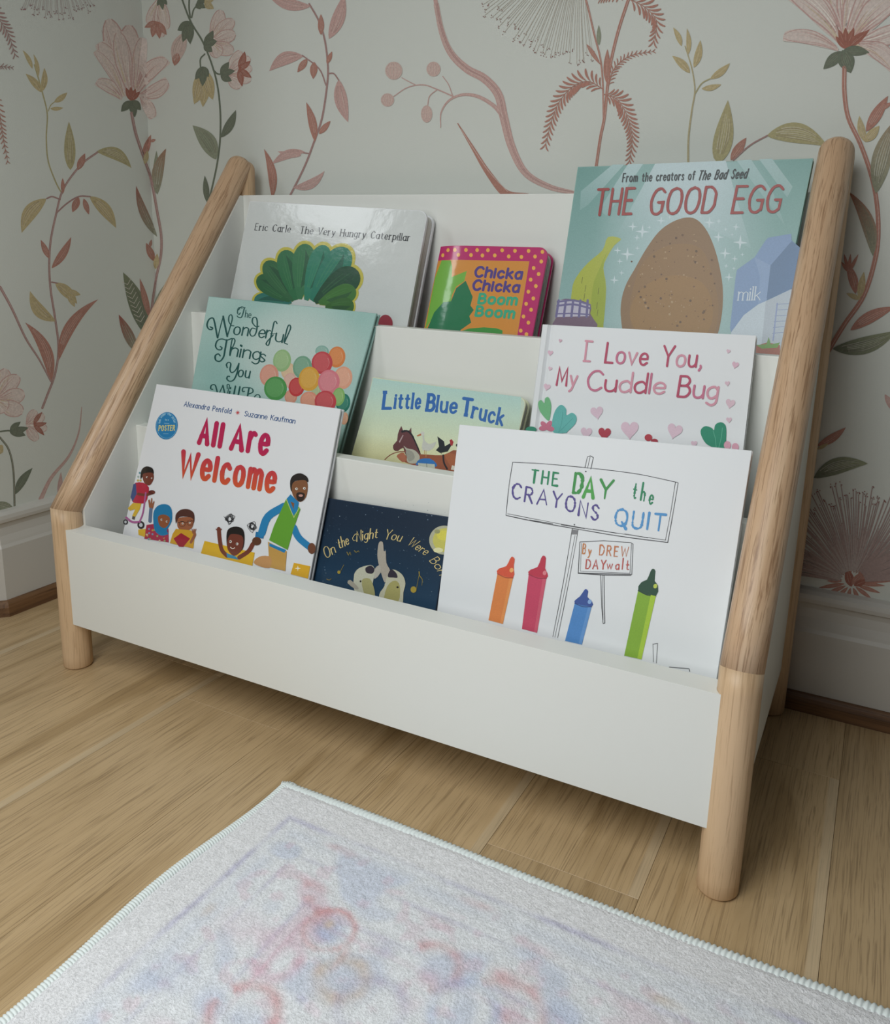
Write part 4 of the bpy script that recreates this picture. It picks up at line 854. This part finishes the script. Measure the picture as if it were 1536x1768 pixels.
A.poly([(780, 672), (860, 670), (885, 760), (850, 790), (810, 740)], '9a5a3c', smooth=2); A.stroke([(768, 680), (775, 740), (800, 790)], 14, '2a2426', smooth=4); A.poly([(840, 760), (870, 770), (860, 800), (830, 795)], 'c9c4b8'); A.ell((880, 600), 10, 12, '22262a')
A.build('cover_print', P_mid, b5.root)
# --- white book with hearts
A = b6.art((900, 550), 3.657); A.base = 8e-4
DK, MD, LG = 'ab4560', 'b96a84', 'c78c9c'
text(A, 'I', [(400, 268), (440, 268)], 122, 13, LG, up=(.12, -1)); A.stroke([(392, 268), (432, 270)], 13, LG); A.stroke([(406, 142), (450, 146)], 13, LG)
text(A, 'Love', [(528, 277), (790, 294)], 124, 14, DK, up=(.14, -1), cols=[DK, MD, LG, DK], xh=.58); text(A, 'You,', [(885, 300), (1132, 306)], 128, 14, DK, up=(.14, -1), cols=[DK, LG, DK, MD], xh=.56)
text(A, 'My', [(222, 420), (345, 428)], 112, 13, DK, up=(.14, -1), cols=[DK, LG], xh=.58); text(A, 'Cuddle', [(412, 452), (900, 476)], 124, 14, DK, up=(.14, -1), cols=[MD, DK, LG, DK, MD, LG], xh=.56); text(A, 'Bug', [(985, 492), (1232, 508)], 130, 15, DK, up=(.16, -1), cols=[DK, MD, LG], xh=.58)
for x, y, r, ro, c_ in [(246, 140, 11, 15, 'c4a2b0'), (183, 217, 17, 10, 'cba9b8'), (182, 316, 13, 20, 'ccb0bc'), (162, 432, 22, 15, 'cdb0bd'), (1306, 207, 13, 15, 'ccb0bc'), (1350, 293, 22, 15, 'cba9b8'), (1300, 410, 16, -5, 'ccb0bc'), (1318, 536, 30, 12, 'cdb2bd'), (1310, 640, 18, 0, 'ccb0bc'), (477, 592, 40, -8, 'cbb2bf'), (684, 700, 56, 0, 'cdb2bf'), (967, 708, 48, 15, 'cdb2bf'), (410, 720, 36, 5, 'cbb2bf'), (1090, 790, 20, 0, 'cdb2bf')]: A.heart((x, y), r, c_, ro)
A.heart((525, 725), 40, 'a33444', 5); A.ell((802, 752), 24, 22, 'a8323f'); A.ell((840, 775), 22, 16, '9a2c3c')
A.poly([(170, 645), (120, 590), (106, 535), (125, 515), (145, 535), (150, 505), (172, 498), (188, 540), (185, 600)], '69a878', smooth=4)
A.poly([(205, 720), (195, 650), (215, 580), (250, 545), (282, 570), (285, 610), (320, 595), (348, 620), (340, 665), (290, 715), (280, 722)], '5aa5a0', smooth=4); A.stroke([(235, 720), (255, 660), (262, 590)], 3, '478d8a', smooth=3); A.stroke([(240, 715), (290, 665), (325, 630)], 3, '478d8a', smooth=3)
for t in [(125, 655), (185, 650), (200, 700), (115, 695)]: A.ell(((155+t[0])/2+4, (690+t[1])/2), 28, 16, 'b9697f', rot=math.degrees(math.atan2(t[1]-690, t[0]-155)))
A.poly([(1180, 800), (1140, 750), (1132, 705), (1160, 680), (1200, 690), (1215, 705), (1225, 670), (1260, 655), (1290, 680), (1292, 760), (1280, 830)], '1f8064', smooth=4)
A.stroke([(1230, 820), (1225, 760), (1210, 710)], 3, '5aa58a', smooth=3); A.stroke([(1245, 820), (1262, 750), (1268, 690)], 3, '5aa58a', smooth=3)
for c in [(1300, 800), (1350, 812)]: A.ell(c, 22, 26, 'cb97a8')
A.ell((62, 700), 34, 18, '2c7f66')
A.build('cover_print', P_matt, b6.root)
# --- all-white book with children
A = b7.art((200, 650), 3.84)
NB = '2a4f82'
text(A, 'Alexandra Penfold', [(452, 197), (762, 247)], 33, 4.6, NB, up=UPL, cons=.2, xh=.68, gapf=.10); text(A, 'Suzanne Kaufman', [(852, 262), (1186, 312)], 33, 4.6, NB, up=UPL, cons=.2, xh=.68)
A.star((808, 240), 18, 'b8464a', .3, n=8)
def rg(p):
    t = (p[1]-(p[0]*.16))/1.0; return mix('ad2450', 'c85a30', (t-330)/300)
def bigtext(t, path, h, xh): text(A, t, path, h, 31, rg, up=(.14, -.99), xh=xh, jit=.03, slant=.02)
bigtext('All', [(552, 440), (690, 464)], 148, .8); bigtext('Are', [(764, 478), (996, 514)], 150, .82); bigtext('Welcome', [(425, 648), (1040, 764)], 152, .80)
A.ell((338, 327), 73, 91, '2a76a8', rot=8, n=40); A.stroke([(338+66*math.cos(a), 327+83*math.sin(a)) for a in np.linspace(0, 6.2, 40)], 2, '7fb2cc', closed=True)
text(A, 'POSTER', [(285, 360), (390, 358)], 34, 5.5, 'c9bf7a', up=(.1, -1)); text(A, 'look under the jacket', [(294, 312), (308, 270), (340, 254), (372, 272), (388, 310)], 15, 2.2, '9cc4d4', perp=True, cap=False)
A.stroke([(322, 311), (355, 313)], 2, '9cc4d4'); A.stroke([(316, 380), (350, 380)], 2, '9cc4d4'); text(A, 'for a', [(328, 292), (350, 293)], 11, 2, '9cc4d4', cap=False)
SK, SK2, HR = '6e3b2e', '8a5a3e', '26221f'
# child on scooter
A.poly([(172, 620), (205, 596), (245, 610), (252, 645), (235, 660), (185, 660), (165, 680)], HR, smooth=3); A.poly([(178, 655), (200, 640), (245, 640), (252, 680), (225, 722), (190, 705)], SK, smooth=3)
for c in [(160, 640), (150, 665), (148, 690), (165, 690)]: A.ell(c, 7, 7, random.choice(['b9a24a', '9db0a8', '5f8f9a']))
A.ell((208, 668), 6, 5, 'd8d4cc'); A.ell((240, 675), 5, 5, 'd8d4cc'); A.ell((211, 669), 3, 3, '201c1a'); A.ell((242, 676), 2.5, 3, '201c1a')
A.poly([(130, 705), (185, 705), (220, 735), (215, 780), (195, 840), (115, 835), (110, 800), (120, 740)], 'a8263c', smooth=2); A.poly([(118, 715), (135, 708), (140, 780), (112, 830), (100, 800)], '3a4a78'); A.stroke([(150, 780), (200, 785), (250, 770)], 18, SK, smooth=3); A.ell((240, 768), 22, 14, '5a2a26')
A.poly([(115, 838), (170, 842), (160, 880), (130, 930), (110, 925), (130, 880), (95, 890), (80, 875)], 'c9a62e'); A.poly([(112, 925), (130, 930), (125, 950), (108, 945)], '50463e')
A.stroke([(200, 770), (182, 900), (160, 960)], 10, 'a0588a', smooth=3); A.stroke([(70, 935), (110, 965), (160, 965)], 14, 'a0588a', smooth=3)
for c, r in [((168, 985), 26), ((66, 965), 18)]: A.ell(c, r*.9, r, '2a2a2e'); A.ell(c, r*.45, r*.5, 'b9bcc0')
# child in a blue headscarf, waving
A.stroke([(236, 860), (232, 900), (228, 960)], 22, '5f6f8a', smooth=3); A.poly([(222, 870), (216, 820), (226, 815), (232, 845), (236, 806), (243, 808), (244, 845), (254, 822), (258, 832), (248, 875)], '8f5a40')
A.poly([(205, 985), (300, 970), (350, 1010), (352, 1100), (190, 1075)], 'a03048', smooth=1)
for k in range(22): A.star((random.uniform(205, 345), random.uniform(990, 1090)), 9, random.choice(['6f8fa8', 'b98f4a', '7f3a5a', '8fa070', 'c9b9a0']), .5, n=5)
A.poly([(150, 1015), (200, 1010), (195, 1065), (152, 1050)], 'cda52e')
A.poly([(250, 950), (255, 890), (290, 852), (345, 850), (372, 885), (372, 960), (340, 1020), (350, 1045), (300, 1055), (260, 1020)], '2674a0', smooth=3); A.poly([(282, 930), (320, 915), (358, 935), (355, 975), (325, 1005), (290, 985)], '8a5236', smooth=3)
for x, y in [(305, 950), (340, 962)]: A.ell((x, y), 6, 7, 'd8d4cc'); A.ell((x+2, y), 3.4, 4, '201c1a')
# child with glasses and a book
A.poly([(400, 975), (398, 920), (430, 885), (480, 880), (518, 905), (522, 960), (508, 975), (490, 935), (430, 930), (412, 950)], '50322a', smooth=3); A.poly([(412, 950), (430, 935), (500, 935), (518, 965), (500, 1010), (450, 1025), (412, 1000)], '935a3e', smooth=3)
A.stroke([(410, 972), (440, 962), (470, 968), (518, 955)], 3, '2a2422'); A.ell((445, 975), 6, 6, 'd8d4cc'); A.ell((492, 970), 6, 6, 'd8d4cc'); A.ell((445, 975), 3, 3, '201c1a'); A.ell((492, 970), 3, 3, '201c1a')
for c in [(442, 978), (494, 970)]: A.stroke([(c[0]+20*math.cos(a), c[1]+18*math.sin(a)) for a in np.linspace(0, 6, 16)], 2.4, '2a2422', closed=True)
A.poly([(378, 1045), (400, 1010), (500, 1020), (525, 1050), (515, 1140), (360, 1105)], 'c4952e', smooth=1); A.poly([(385, 1075), (435, 1038), (495, 1075), (450, 1130), (420, 1128)], '962634'); A.stroke([(500, 1100), (525, 1050), (516, 1030)], 18, '8f5a40', smooth=2)
for k in range(4): A.stroke([(512+k*4, 1040), (506+k*9, 1012)], 5, '8f5a40')
# yellow blocks
A.poly([(590, 1090), (922, 1168), (905, 1260), (560, 1190)], 'cfa52a'); A.poly([(1182, 1235), (1290, 1258), (1275, 1340), (1160, 1310)], 'cfa02a'); A.star((1208, 1272), 20, 'e0dccb', .25)
# girl with puffs
A.stroke([(684, 1010), (690, 1080), (705, 1150), (740, 1190)], 26, SK, smooth=4); A.stroke([(910, 1110), (880, 1160), (820, 1200)], 28, SK, smooth=4)
for k in range(4): A.stroke([(684, 1030), (666+k*12, 1000+abs(k-1.5)*8)], 6, SK)
A.poly([(735, 1060), (750, 1010), (800, 995), (845, 1015), (855, 1080), (840, 1150), (790, 1185), (745, 1150)], HR, smooth=3); A.poly([(750, 1065), (770, 1045), (835, 1055), (848, 1100), (830, 1160), (785, 1190), (745, 1150), (740, 1100)], SK, smooth=3)
for c, r in (((757, 945), 44), ((905, 995), 38)):
    P_ = [(c[0]+r*(.25+.75*random.random())*math.cos(a*1.9), c[1]+r*(.3+.75*random.random())*math.sin(a*1.9)) for a in range(26)]; A.stroke(P_, 2.6, '2a2a2c', smooth=5)
for x, y in [(762, 1095), (806, 1110)]: A.ell((x, y), 8, 9, 'dcd8d0'); A.ell((x-2, y), 4, 5, '201c1a')
A.stroke([(762, 1132), (775, 1142), (790, 1136)], 5, 'd8cfc4', smooth=3); A.poly([(735, 1170), (800, 1195), (815, 1215), (740, 1200)], '3f86a8')
# man in a green vest
A.poly([(1010, 1095), (1135, 1160), (1125, 1290), (1020, 1265), (1015, 1180)], 'b8904e'); A.poly([(925, 1215), (970, 1190), (1030, 1200), (1020, 1270), (925, 1245)], 'b98a5a', smooth=3)
A.stroke([(1180, 1000), (1215, 1070), (1285, 1130)], 44, '2b78a8', smooth=4); A.stroke([(1120, 860), (1010, 930), (968, 1040)], 50, '2b78a8', smooth=4); A.poly([(930, 1030), (985, 1035), (980, 1075), (925, 1068)], '2a6d9c'); A.ell((935, 1092), 30, 28, '5a3a2a'); A.ell((1300, 1140), 26, 36, '6a4432')
A.poly([(1020, 1105), (1130, 1150), (1120, 1170), (1020, 1125)], '2b78a8')
A.poly([(1130, 815), (1165, 790), (1210, 860), (1225, 880), (1180, 1010), (1140, 1150), (1018, 1085), (1050, 990)], '5f9634', smooth=1); A.poly([(1135, 810), (1160, 782), (1215, 835), (1205, 890), (1178, 925)], '2b78a8'); A.poly([(1160, 830), (1185, 840), (1180, 880)], '7a5238')
A.stroke([(1132, 815), (1182, 935), (1218, 870)], 4, 'b9c080')
A.poly([(1160, 750), (1158, 690), (1180, 655), (1225, 642), (1268, 665), (1275, 700), (1220, 690), (1180, 700), (1172, 760)], '2c2725', smooth=3); A.poly([(1172, 715), (1200, 692), (1260, 690), (1274, 730), (1262, 800), (1225, 832), (1190, 810), (1170, 770)], '7a5238', smooth=3)
A.poly([(1200, 775), (1225, 768), (1255, 780), (1245, 820), (1215, 828), (1200, 805)], '332a26', smooth=3); A.ell((1228, 790), 14, 8, 'b98a80')
for x, y in [(1200, 745), (1252, 742)]: A.ell((x, y), 9, 8, 'dcd8d0'); A.ell((x+2, y), 4, 5, '201c1a')
A.build('cover_print', P_gloss, b7.root)
# --- navy book
A = b8.art((530, 850), 5.908)
b8.face(A, lambda u, v: mix('1f2c3c', '1d4766', (v-.1)*1.3), 10, 14)
for k in range(170): A.ell((random.uniform(60, 1420), random.uniform(80, 1080)), *(lambda q: (q, q))(random.choice([1.5, 2, 2, 3, 4.5])), random.choice(['5f7486', '7f94a6', '3f5a74', '9aaab4']), n=6)
GD = 'c4b27c'
for wd2, pth, hh in (('On', [(200, 676), (296, 612)], 108), ('the', [(330, 575), (430, 528)], 104), ('Night', [(510, 500), (610, 478), (718, 464)], 100), ('You', [(790, 476), (870, 484), (950, 502)], 98), ('Were', [(1025, 530), (1075, 560), (1205, 642)], 94), ('Born', [(1250, 700), (1310, 770), (1372, 885)], 92)):
    text(A, wd2, pth, hh, 12, GD, perp=True, slant=.25, cons=.5, xh=.56, gapf=.05)
for P_ in ([(520, 430), (500, 425), (480, 445), (468, 470), (478, 492), (500, 488)],): A.stroke(P_, 9, GD, 5, smooth=5, cons=.3)
A.ell((1400, 488), 152, 148, 'a5a58e', n=40); A.ell((1410, 488), 125, 122, 'b9b45c', n=30); A.ell((1395, 440), 70, 50, 'c7bf52', n=20); A.ell((1340, 590), 50, 26, 'd0cda0', n=20); A.ell((1330, 400), 30, 22, '8f9068', n=14)
A.poly([(735, 515), (775, 510), (785, 600), (805, 600), (812, 720), (850, 800), (820, 860), (795, 920), (760, 830), (735, 740), (720, 640)], 'a49c90', smooth=3); A.poly([(740, 740), (752, 820), (690, 885), (682, 800)], 'a9a49a', smooth=2)
A.poly([(480, 870), (490, 820), (540, 770), (650, 742), (690, 780), (685, 860), (670, 960), (690, 1080), (520, 1060), (478, 960)], 'b4b4a2', smooth=3); A.poly([(600, 770), (655, 748), (690, 785), (675, 825), (640, 830), (605, 815)], '35303a', smooth=3); A.poly([(560, 900), (640, 880), (680, 960), (690, 1060), (600, 1060)], '9a9668', smooth=3)
A.poly([(820, 850), (860, 790), (920, 800), (980, 850), (1005, 930), (985, 1020), (960, 1150), (760, 1150), (740, 1040), (790, 960)], 'b4b29c', smooth=3); A.poly([(830, 830), (862, 785), (910, 820), (925, 870), (880, 870), (830, 865)], '35303a', smooth=3); A.poly([(820, 960), (900, 900), (950, 960), (930, 1120), (790, 1130)], '9c9660', smooth=3)
A.ell((548, 908), 9, 11, '2a2622'); A.ell((926, 968), 12, 10, '2a2622'); A.poly([(415, 925), (445, 893), (530, 975), (500, 990)], '9d978a', smooth=2)
for (x, y, r, e_) in [(1088, 992, 30, (1150, 820)), (328, 815, 16, (378, 740)), (1470, 1295, 0, (0, 0))]:
    if r: A.ell((x, y), r, r*1.1, '9c8838', n=16); A.stroke([(x+r, y-10), e_], 4, '8a7c40')
A.stroke([(1145, 810), (1150, 850), (1178, 890), (1172, 950)], 9, '9c8838', 2, smooth=4)
for P_ in ([(410, 610), (425, 640), (440, 610), (450, 640)], [(485, 595), (505, 612), (525, 598), (535, 610)], [(205, 885), (230, 895), (250, 880)]): A.stroke(P_, 9, '7c7040', 5, smooth=2)
A.build('cover_print', P_foil, b8.root)
# --- crayon book
A = b9.art((750, 720), 2.743)
INK = '3c3c40'
def ink(P_, w_=3, c_=None, smooth=0): A.stroke(P_, w_, c_ or INK, smooth=smooth, jit=.12)
ink([(370, 214), (520, 222), (745, 243), (960, 270), (1150, 310)], 3, smooth=4); ink([(370, 214), (352, 330), (338, 466)], 3, smooth=3); ink([(338, 466), (500, 500), (660, 528), (880, 565), (1102, 594)], 3.5, smooth=4); ink([(345, 458), (520, 492), (700, 525), (900, 555), (1095, 583)], 2.4, smooth=4); ink([(1153, 312), (1130, 450), (1104, 594)], 3, smooth=3); ink([(1140, 310), (1118, 450), (1093, 583)], 2.4, smooth=3)
for k in range(4): ink([(450+k*150, 488+k*22), (560+k*150, 506+k*22)], 3.5)
ink([(712, 240), (724, 188), (738, 184), (752, 192), (740, 246)], 3); ink([(736, 190), (724, 243)], 2.2); A.ell((716, 258), 3.5, 3.5, INK); A.ell((662, 510), 3.5, 3.5, INK)
ink([(652, 530), (610, 780), (560, 1040)], 2.6, smooth=3); ink([(680, 534), (632, 800), (583, 1045)], 2.6, smooth=3); ink([(665, 560), (620, 800), (570, 1043)], 2, smooth=3); A.poly([(652, 532), (680, 536), (676, 556), (650, 556)], '77777a')
ink([(688, 592), (800, 586), (930, 595), (940, 602), (934, 745), (800, 742), (680, 738), (688, 592)], 3); ink([(696, 598), (690, 730), (925, 740), (932, 600)], 2); ink([(680, 740), (800, 748), (930, 750)], 4)
ink([(786, 748), (792, 900), (798, 978), (806, 976)], 3); ink([(802, 750), (804, 880), (806, 976)], 3); ink([(794, 750), (798, 960)], 2)
ink([(1034, 1074), (1036, 1160)], 2.6); ink([(1056, 1072), (1050, 1165)], 2.6); ink([(1034, 1076), (1056, 1072)], 2.4); ink([(1112, 1184), (1205, 1192), (1208, 1204)], 4)
jj = dict(jit=.22, wob=.02, gapf=.22)
text(A, 'THE', [(455, 310), (580, 326)], 60, 8.5, '2f7f5a', up=(.12, -1), **jj); text(A, 'D', [(656, 360), (692, 362)], 92, 15, '3f8a4a', up=(.14, -1), **jj); text(A, 'A', [(704, 380), (750, 384)], 92, 15, '4c9a4c', up=(.14, -1), **jj); text(A, 'Y', [(775, 382), (835, 386)], 88, 11, '3f8a4a', up=(.1, -1), slant=.05, **jj)
text(A, 'the', [(938, 382), (1030, 412)], 82, 8, '2f7f5a', up=(.16, -1), xh=.5, **jj)
text(A, 'CRAYONS', [(365, 380), (460, 408), (560, 420), (640, 446), (700, 470), (770, 490)], 70, 8.5, '544a86', up=(.14, -1), **jj)
text(A, 'QUIT', [(852, 508), (950, 525), (1085, 538)], 78, 10, '4f8cc0', up=(.14, -1), **jj)
text(A, 'By', [(700, 648), (740, 652)], 46, 5, 'b97a4e', up=(.1, -1), xh=.5, **jj); text(A, 'DREW', [(780, 652), (915, 662)], 46, 5.5, 'b9734e', up=(.1, -1), **jj); text(A, 'DAY', [(716, 716), (808, 720)], 42, 5, 'b0544e', up=(.1, -1), **jj); text(A, 'walt', [(815, 720), (918, 724)], 52, 5, 'b0544e', up=(.1, -1), xh=.45, **jj)
def crayon(tip, shl, shr, ml, mr, bl, br, c_, c2_, c3_):
    """a plain wax crayon: tip, collar and paper sleeve"""
    A.poly([ml, mr, br, bl], c_); A.poly([np.array(mr)*.8+np.array(ml)*.2, mr, br, np.array(br)*.8+np.array(bl)*.2], mix(c_, c3_, .35))
    t = np.array(tip, float)
    A.poly([t+[-11, 8], t+[0, -4], t+[12, 8], (t[0]+8, shr[1]-22), shr, mr, ml, shl, (t[0]-28, shl[1]-12)], c2_, smooth=2)
    A.stroke([ml, (np.array(ml)+mr)/2+[0, 8], mr], 4, mix(c2_, '202020', .25), smooth=3); A.ell(np.array(shr)*.75+np.array(mr)*.1+np.array(shl)*.15, 9, 11, c3_, rot=20)
crayon((368, 665), (305, 718), (376, 722), (298, 742), (372, 762), (256, 962), (324, 980), 'cc7a42', 'c65038', 'dda060')
crayon((516, 660), (456, 722), (534, 738), (446, 745), (530, 764), (414, 1003), (486, 1022), 'b8405c', 'b03448', 'cc7880')
crayon((716, 818), (672, 862), (746, 874), (664, 882), (744, 898), (618, 1060), (698, 1078), '4a7fba', '38508f', '7fa0cc')
crayon((1034, 722), (980, 782), (1058, 798), (964, 822), (1048, 848), (898, 1130), (980, 1148), '7da336', '2c4a3a', 'b5c254')
A.poly([(1024, 842), (1048, 848), (980, 1148), (960, 1143)], '9dbb3c')
A.build('cover_print', P_matt, b9.root)

# ------------------------------------------------------------------ rug
rx0, ry1 = .486, -.078; rx1, ry0 = 1.75, -1.35
nx, ny = 300, 300
def warp(u, v):   # slightly wavy edges
    x = rx0+(rx1-rx0)*u; y = ry1+(ry0-ry1)*v
    x = x+(1-u)**3*(.006*math.sin(v*26)*math.exp(-v*1.5)-.004*math.sin(v*9)); y = y+(1-v)**3*(.003*math.sin(u*14)); return x, y
us = np.linspace(0, 1, nx+1)**1.25; vs = np.linspace(0, 1, ny+1)**1.25
UU, VV = np.meshgrid(us, vs); X = np.zeros_like(UU); Y = np.zeros_like(UU)
X = rx0+(rx1-rx0)*UU+(1-UU)**3*(.0055*np.sin(VV*26+.6)*np.exp(-VV*1.5)-.0035*np.sin(VV*9)); Y = ry1+(ry0-ry1)*VV+(1-VV)**3*.0022*np.sin(UU*14)
edge = np.minimum((X-rx0), (ry1-Y)); TH = .0085
Zr = TH+rng.normal(0, .00045, X.shape)+.0006*np.sin(X*31+2*np.sin(Y*23)); Zr *= np.clip(.65+np.clip(edge, 0, .01)*35, 0, 1)
def sm(a, b, x): t = np.clip((x-a)/(b-a), 0, 1); return t*t*(3-2*t)
nz = np.zeros_like(X)
for k in range(60):
    fx, fy = rng.normal(0, 45, 2); nz += np.sin(X*fx+Y*fy+rng.uniform(0, 6.28))/7.7
n2 = np.zeros_like(X)
for k in range(60):
    fx, fy = rng.normal(0, 130, 2); n2 += np.sin(X*fx+Y*fy+rng.uniform(0, 6.28))/7.7
ground = np.array(rgb('e6e6e9', 1.1)); lav = np.array(rgb('aeaac8', 1.15)); pnk = np.array(rgb('d3b0c0', 1.15)); blu = np.array(rgb('b0bcda', 1.15)); ros = np.array(rgb('cf9a9c', 1.15)); tan = np.array(rgb('cfb8a0', 1.15)); ice = np.array(rgb('dde4f0', 1.15))
C = np.tile(ground, X.shape+(1,))
def lay(m, c): 
    global C
    m = np.clip(m, 0, 1)[..., None]; C = C*(1-m)+c*m
E_ = np.minimum(X-rx0, (ry1-Y)); fade = .55+.45*np.tanh(nz*1.5)
lay(sm(.044, .052, E_)*.30, ice); lay(sm(.30, .36, E_)*.35, ground)
for d0, wd, c_, s_ in [(.050, .004, lav, .55), (.098, .003, lav, .35), (.150, .0035, lav, .40), (.165, .003, pnk, .45), (.072, .010, blu, .18)]: lay(np.exp(-((E_-d0)/wd)**2)*s_*fade*1.2, c_)
lay(sm(.09, .12, E_)*sm(.2, .8, nz)*.42, pnk); lay(sm(.05, .08, E_)*sm(.35, .9, -nz)*.40, blu); lay(sm(.05, .08, E_)*sm(.5, 1.1, n2)*.30, pnk); lay(sm(.10, .14, E_)*sm(.8, 1.3, nz+n2*.4)*.5, ros)
def motif(px, py, s_):
    global C
    q = Plane((0, 0, TH), (0, 0, 1))(np.array([[px, py]]))[0]; return X-q[0], Y-q[1]
def ring(px, py, r, wd, c_, st, a0=-9, a1=9, el=1.0):
    dx, dy = motif(px, py, r); rr = np.hypot(dx, dy*el); an = np.arctan2(dy, dx); m = np.exp(-((rr-r)/wd)**2)*((an > a0) & (an < a1)); lay(m*st*(.7+.3*np.tanh(n2)), c_)
def blob(px, py, rx_, ry_, c_, st):
    dx, dy = motif(px, py, 0); lay(np.exp(-((dx/rx_)**2+(dy/ry_)**2)**1.5)*st*(.75+.25*np.tanh(n2*1.5)), c_)
blob(567, 1608, .017, .014, blu, .9); ring(568, 1605, .026, .0035, ros, .75); blob(568, 1596, .006, .006, tan, .8); blob(588, 1655, .004, .016, ros, .7); ring(590, 1690, .022, .008, tan, .7); blob(560, 1650, .012, .01, ice, .6)
ring(420, 1750, .030, .006, ros, .75, -9, 2.6); blob(425, 1762, .02, .012, blu, .5); ring(745, 1670, .026, .006, ros, .6, -1.2, 2.6); blob(740, 1690, .012, .012, pnk, .6); ring(480, 1655, .022, .006, pnk, .8, -2.6, 1.8); blob(520, 1725, .006, .004, lav, .8)
blob(545, 1530, .018, .006, ros, .45); blob(590, 1468, .022, .006, ros, .4); blob(660, 1640, .014, .010, lav, .5); ring(800, 1745, .03, .006, blu, .6); blob(880, 1690, .02, .01, ros, .45); blob(980, 1750, .025, .012, blu, .4); ring(870, 1750, .035, .006, ros, .55, -.5, 2.6); blob(1090, 1740, .02, .01, pnk, .6); ring(640, 1740, .03, .006, lav, .45); blob(420, 1600, .03, .02, pnk, .35); blob(300, 1680, .03, .02, blu, .35)
blob(360, 1570, .006, .01, tan, .6); blob(820, 1560, .02, .006, ros, .4); blob(930, 1640, .02, .006, pnk, .5); blob(1150, 1730, .015, .006, tan, .5)
C *= (1+rng.normal(0, .035, X.shape))[..., None]
V = np.stack([X, Y, Zr], -1).reshape(-1, 3); F = []
n1 = nx+1; ii = np.arange(ny)[:, None]*n1+np.arange(nx)[None, :]; F = np.stack([ii, ii+n1, ii+n1+1, ii+1], -1).reshape(-1, 4).tolist()
rug = empty('area_rug', ((rx0+rx1)/2, (ry0+ry1)/2, 0)); tag(rug, 'pale faded pink and lavender rug with white stitched edge on the oak floor', 'rug')
me = mesh('rug_pile', V, F, True); at = me.color_attributes.new('Col', 'FLOAT_COLOR', 'POINT'); cc = np.ones((len(V), 4), np.float32); cc[:, :3] = C.reshape(-1, 3); at.data.foreach_set('color', cc.ravel())
g_ = N('rug_pile'); a_ = g_.n('ShaderNodeAttribute', attribute_name='Col'); tc = g_.n('ShaderNodeTexCoord')
n1_ = g_.n('ShaderNodeTexNoise', Scale=520.0, Detail=3.0, Roughness=.7); g_.l(tc.outputs['Object'], n1_.inputs['Vector'])
mr = g_.n('ShaderNodeMapRange'); mr.inputs[1].default_value = .32; mr.inputs[2].default_value = .66; mr.inputs[3].default_value = .84; mr.inputs[4].default_value = 1.10; g_.l(n1_.outputs[0], mr.inputs[0])
mu = g_.n('ShaderNodeVectorMath', operation='SCALE'); g_.l(a_.outputs['Color'], mu.inputs[0]); g_.l(mr.outputs[0], mu.inputs[3]); g_.l(mu.outputs[0], g_.b.inputs['Base Color'])
bp = g_.n('ShaderNodeBump', Strength=.7, Distance=.0022); g_.l(n1_.outputs[0], bp.inputs['Height']); g_.l(bp.outputs[0], g_.b.inputs['Normal']); g_.set(Roughness=.95, Specular_IOR_Level=.15)
link('rug_pile', me, g_.m, rug)
prism('rug_backing', [(rx0+.006, ry1-.006), (rx1, ry1-.006), (rx1, ry0), (rx0+.006, ry0)], 2, .0004, .004, M_cardw, rug)
M_thread = plain('white_thread', (.78, .84, .83), .6, .05)
def stitched(name, P, r, per, amp, squash=.75):
    P = np.array(P); d = np.diff(P, axis=0); sl_ = np.r_[0, np.cumsum(np.hypot(d[:, 0], d[:, 1]))]; n = int(sl_[-1]/(per/6)); s_ = np.linspace(0, sl_[-1], n)
    cx = np.interp(s_, sl_, P[:, 0]); cy = np.interp(s_, sl_, P[:, 1]); tx = np.gradient(cx); ty = np.gradient(cy); l_ = np.hypot(tx, ty); tx, ty = tx/l_, ty/l_; K = 12; V = []
    for k in range(n):
        for j in range(K):
            a = 2*math.pi*j/K; ph = s_[k]/per*2*math.pi+a*.9; rr = r*(1+amp*abs(math.sin(ph/2))**.8-amp*.5); 
            V.append((cx[k]-ty[k]*math.cos(a)*rr, cy[k]+tx[k]*math.cos(a)*rr, r*squash+math.sin(a)*rr*squash))
    F = [[k*K+j, k*K+(j+1) % K, (k+1)*K+(j+1) % K, (k+1)*K+j] for k in range(n-1) for j in range(K)]+[list(range(K))[::-1], [(n-1)*K+j for j in range(K)]]
    o = link(name, mesh(name, V, F, True), M_thread, rug); return o
top = [(X[0, i], Y[0, i]) for i in range(nx+1)]; lef = [(X[j, 0], Y[j, 0]) for j in range(ny+1)]
stitched('stitched_edge', top, .0056, .0056, .55); stitched('stitched_edge', lef, .0056, .0034, .35)
stitched('corner_thread', [(rx0-.004, ry1+.001), (rx0+.006, ry1+.006), (rx0+.016, ry1+.004)], .0042, .0030, .6)
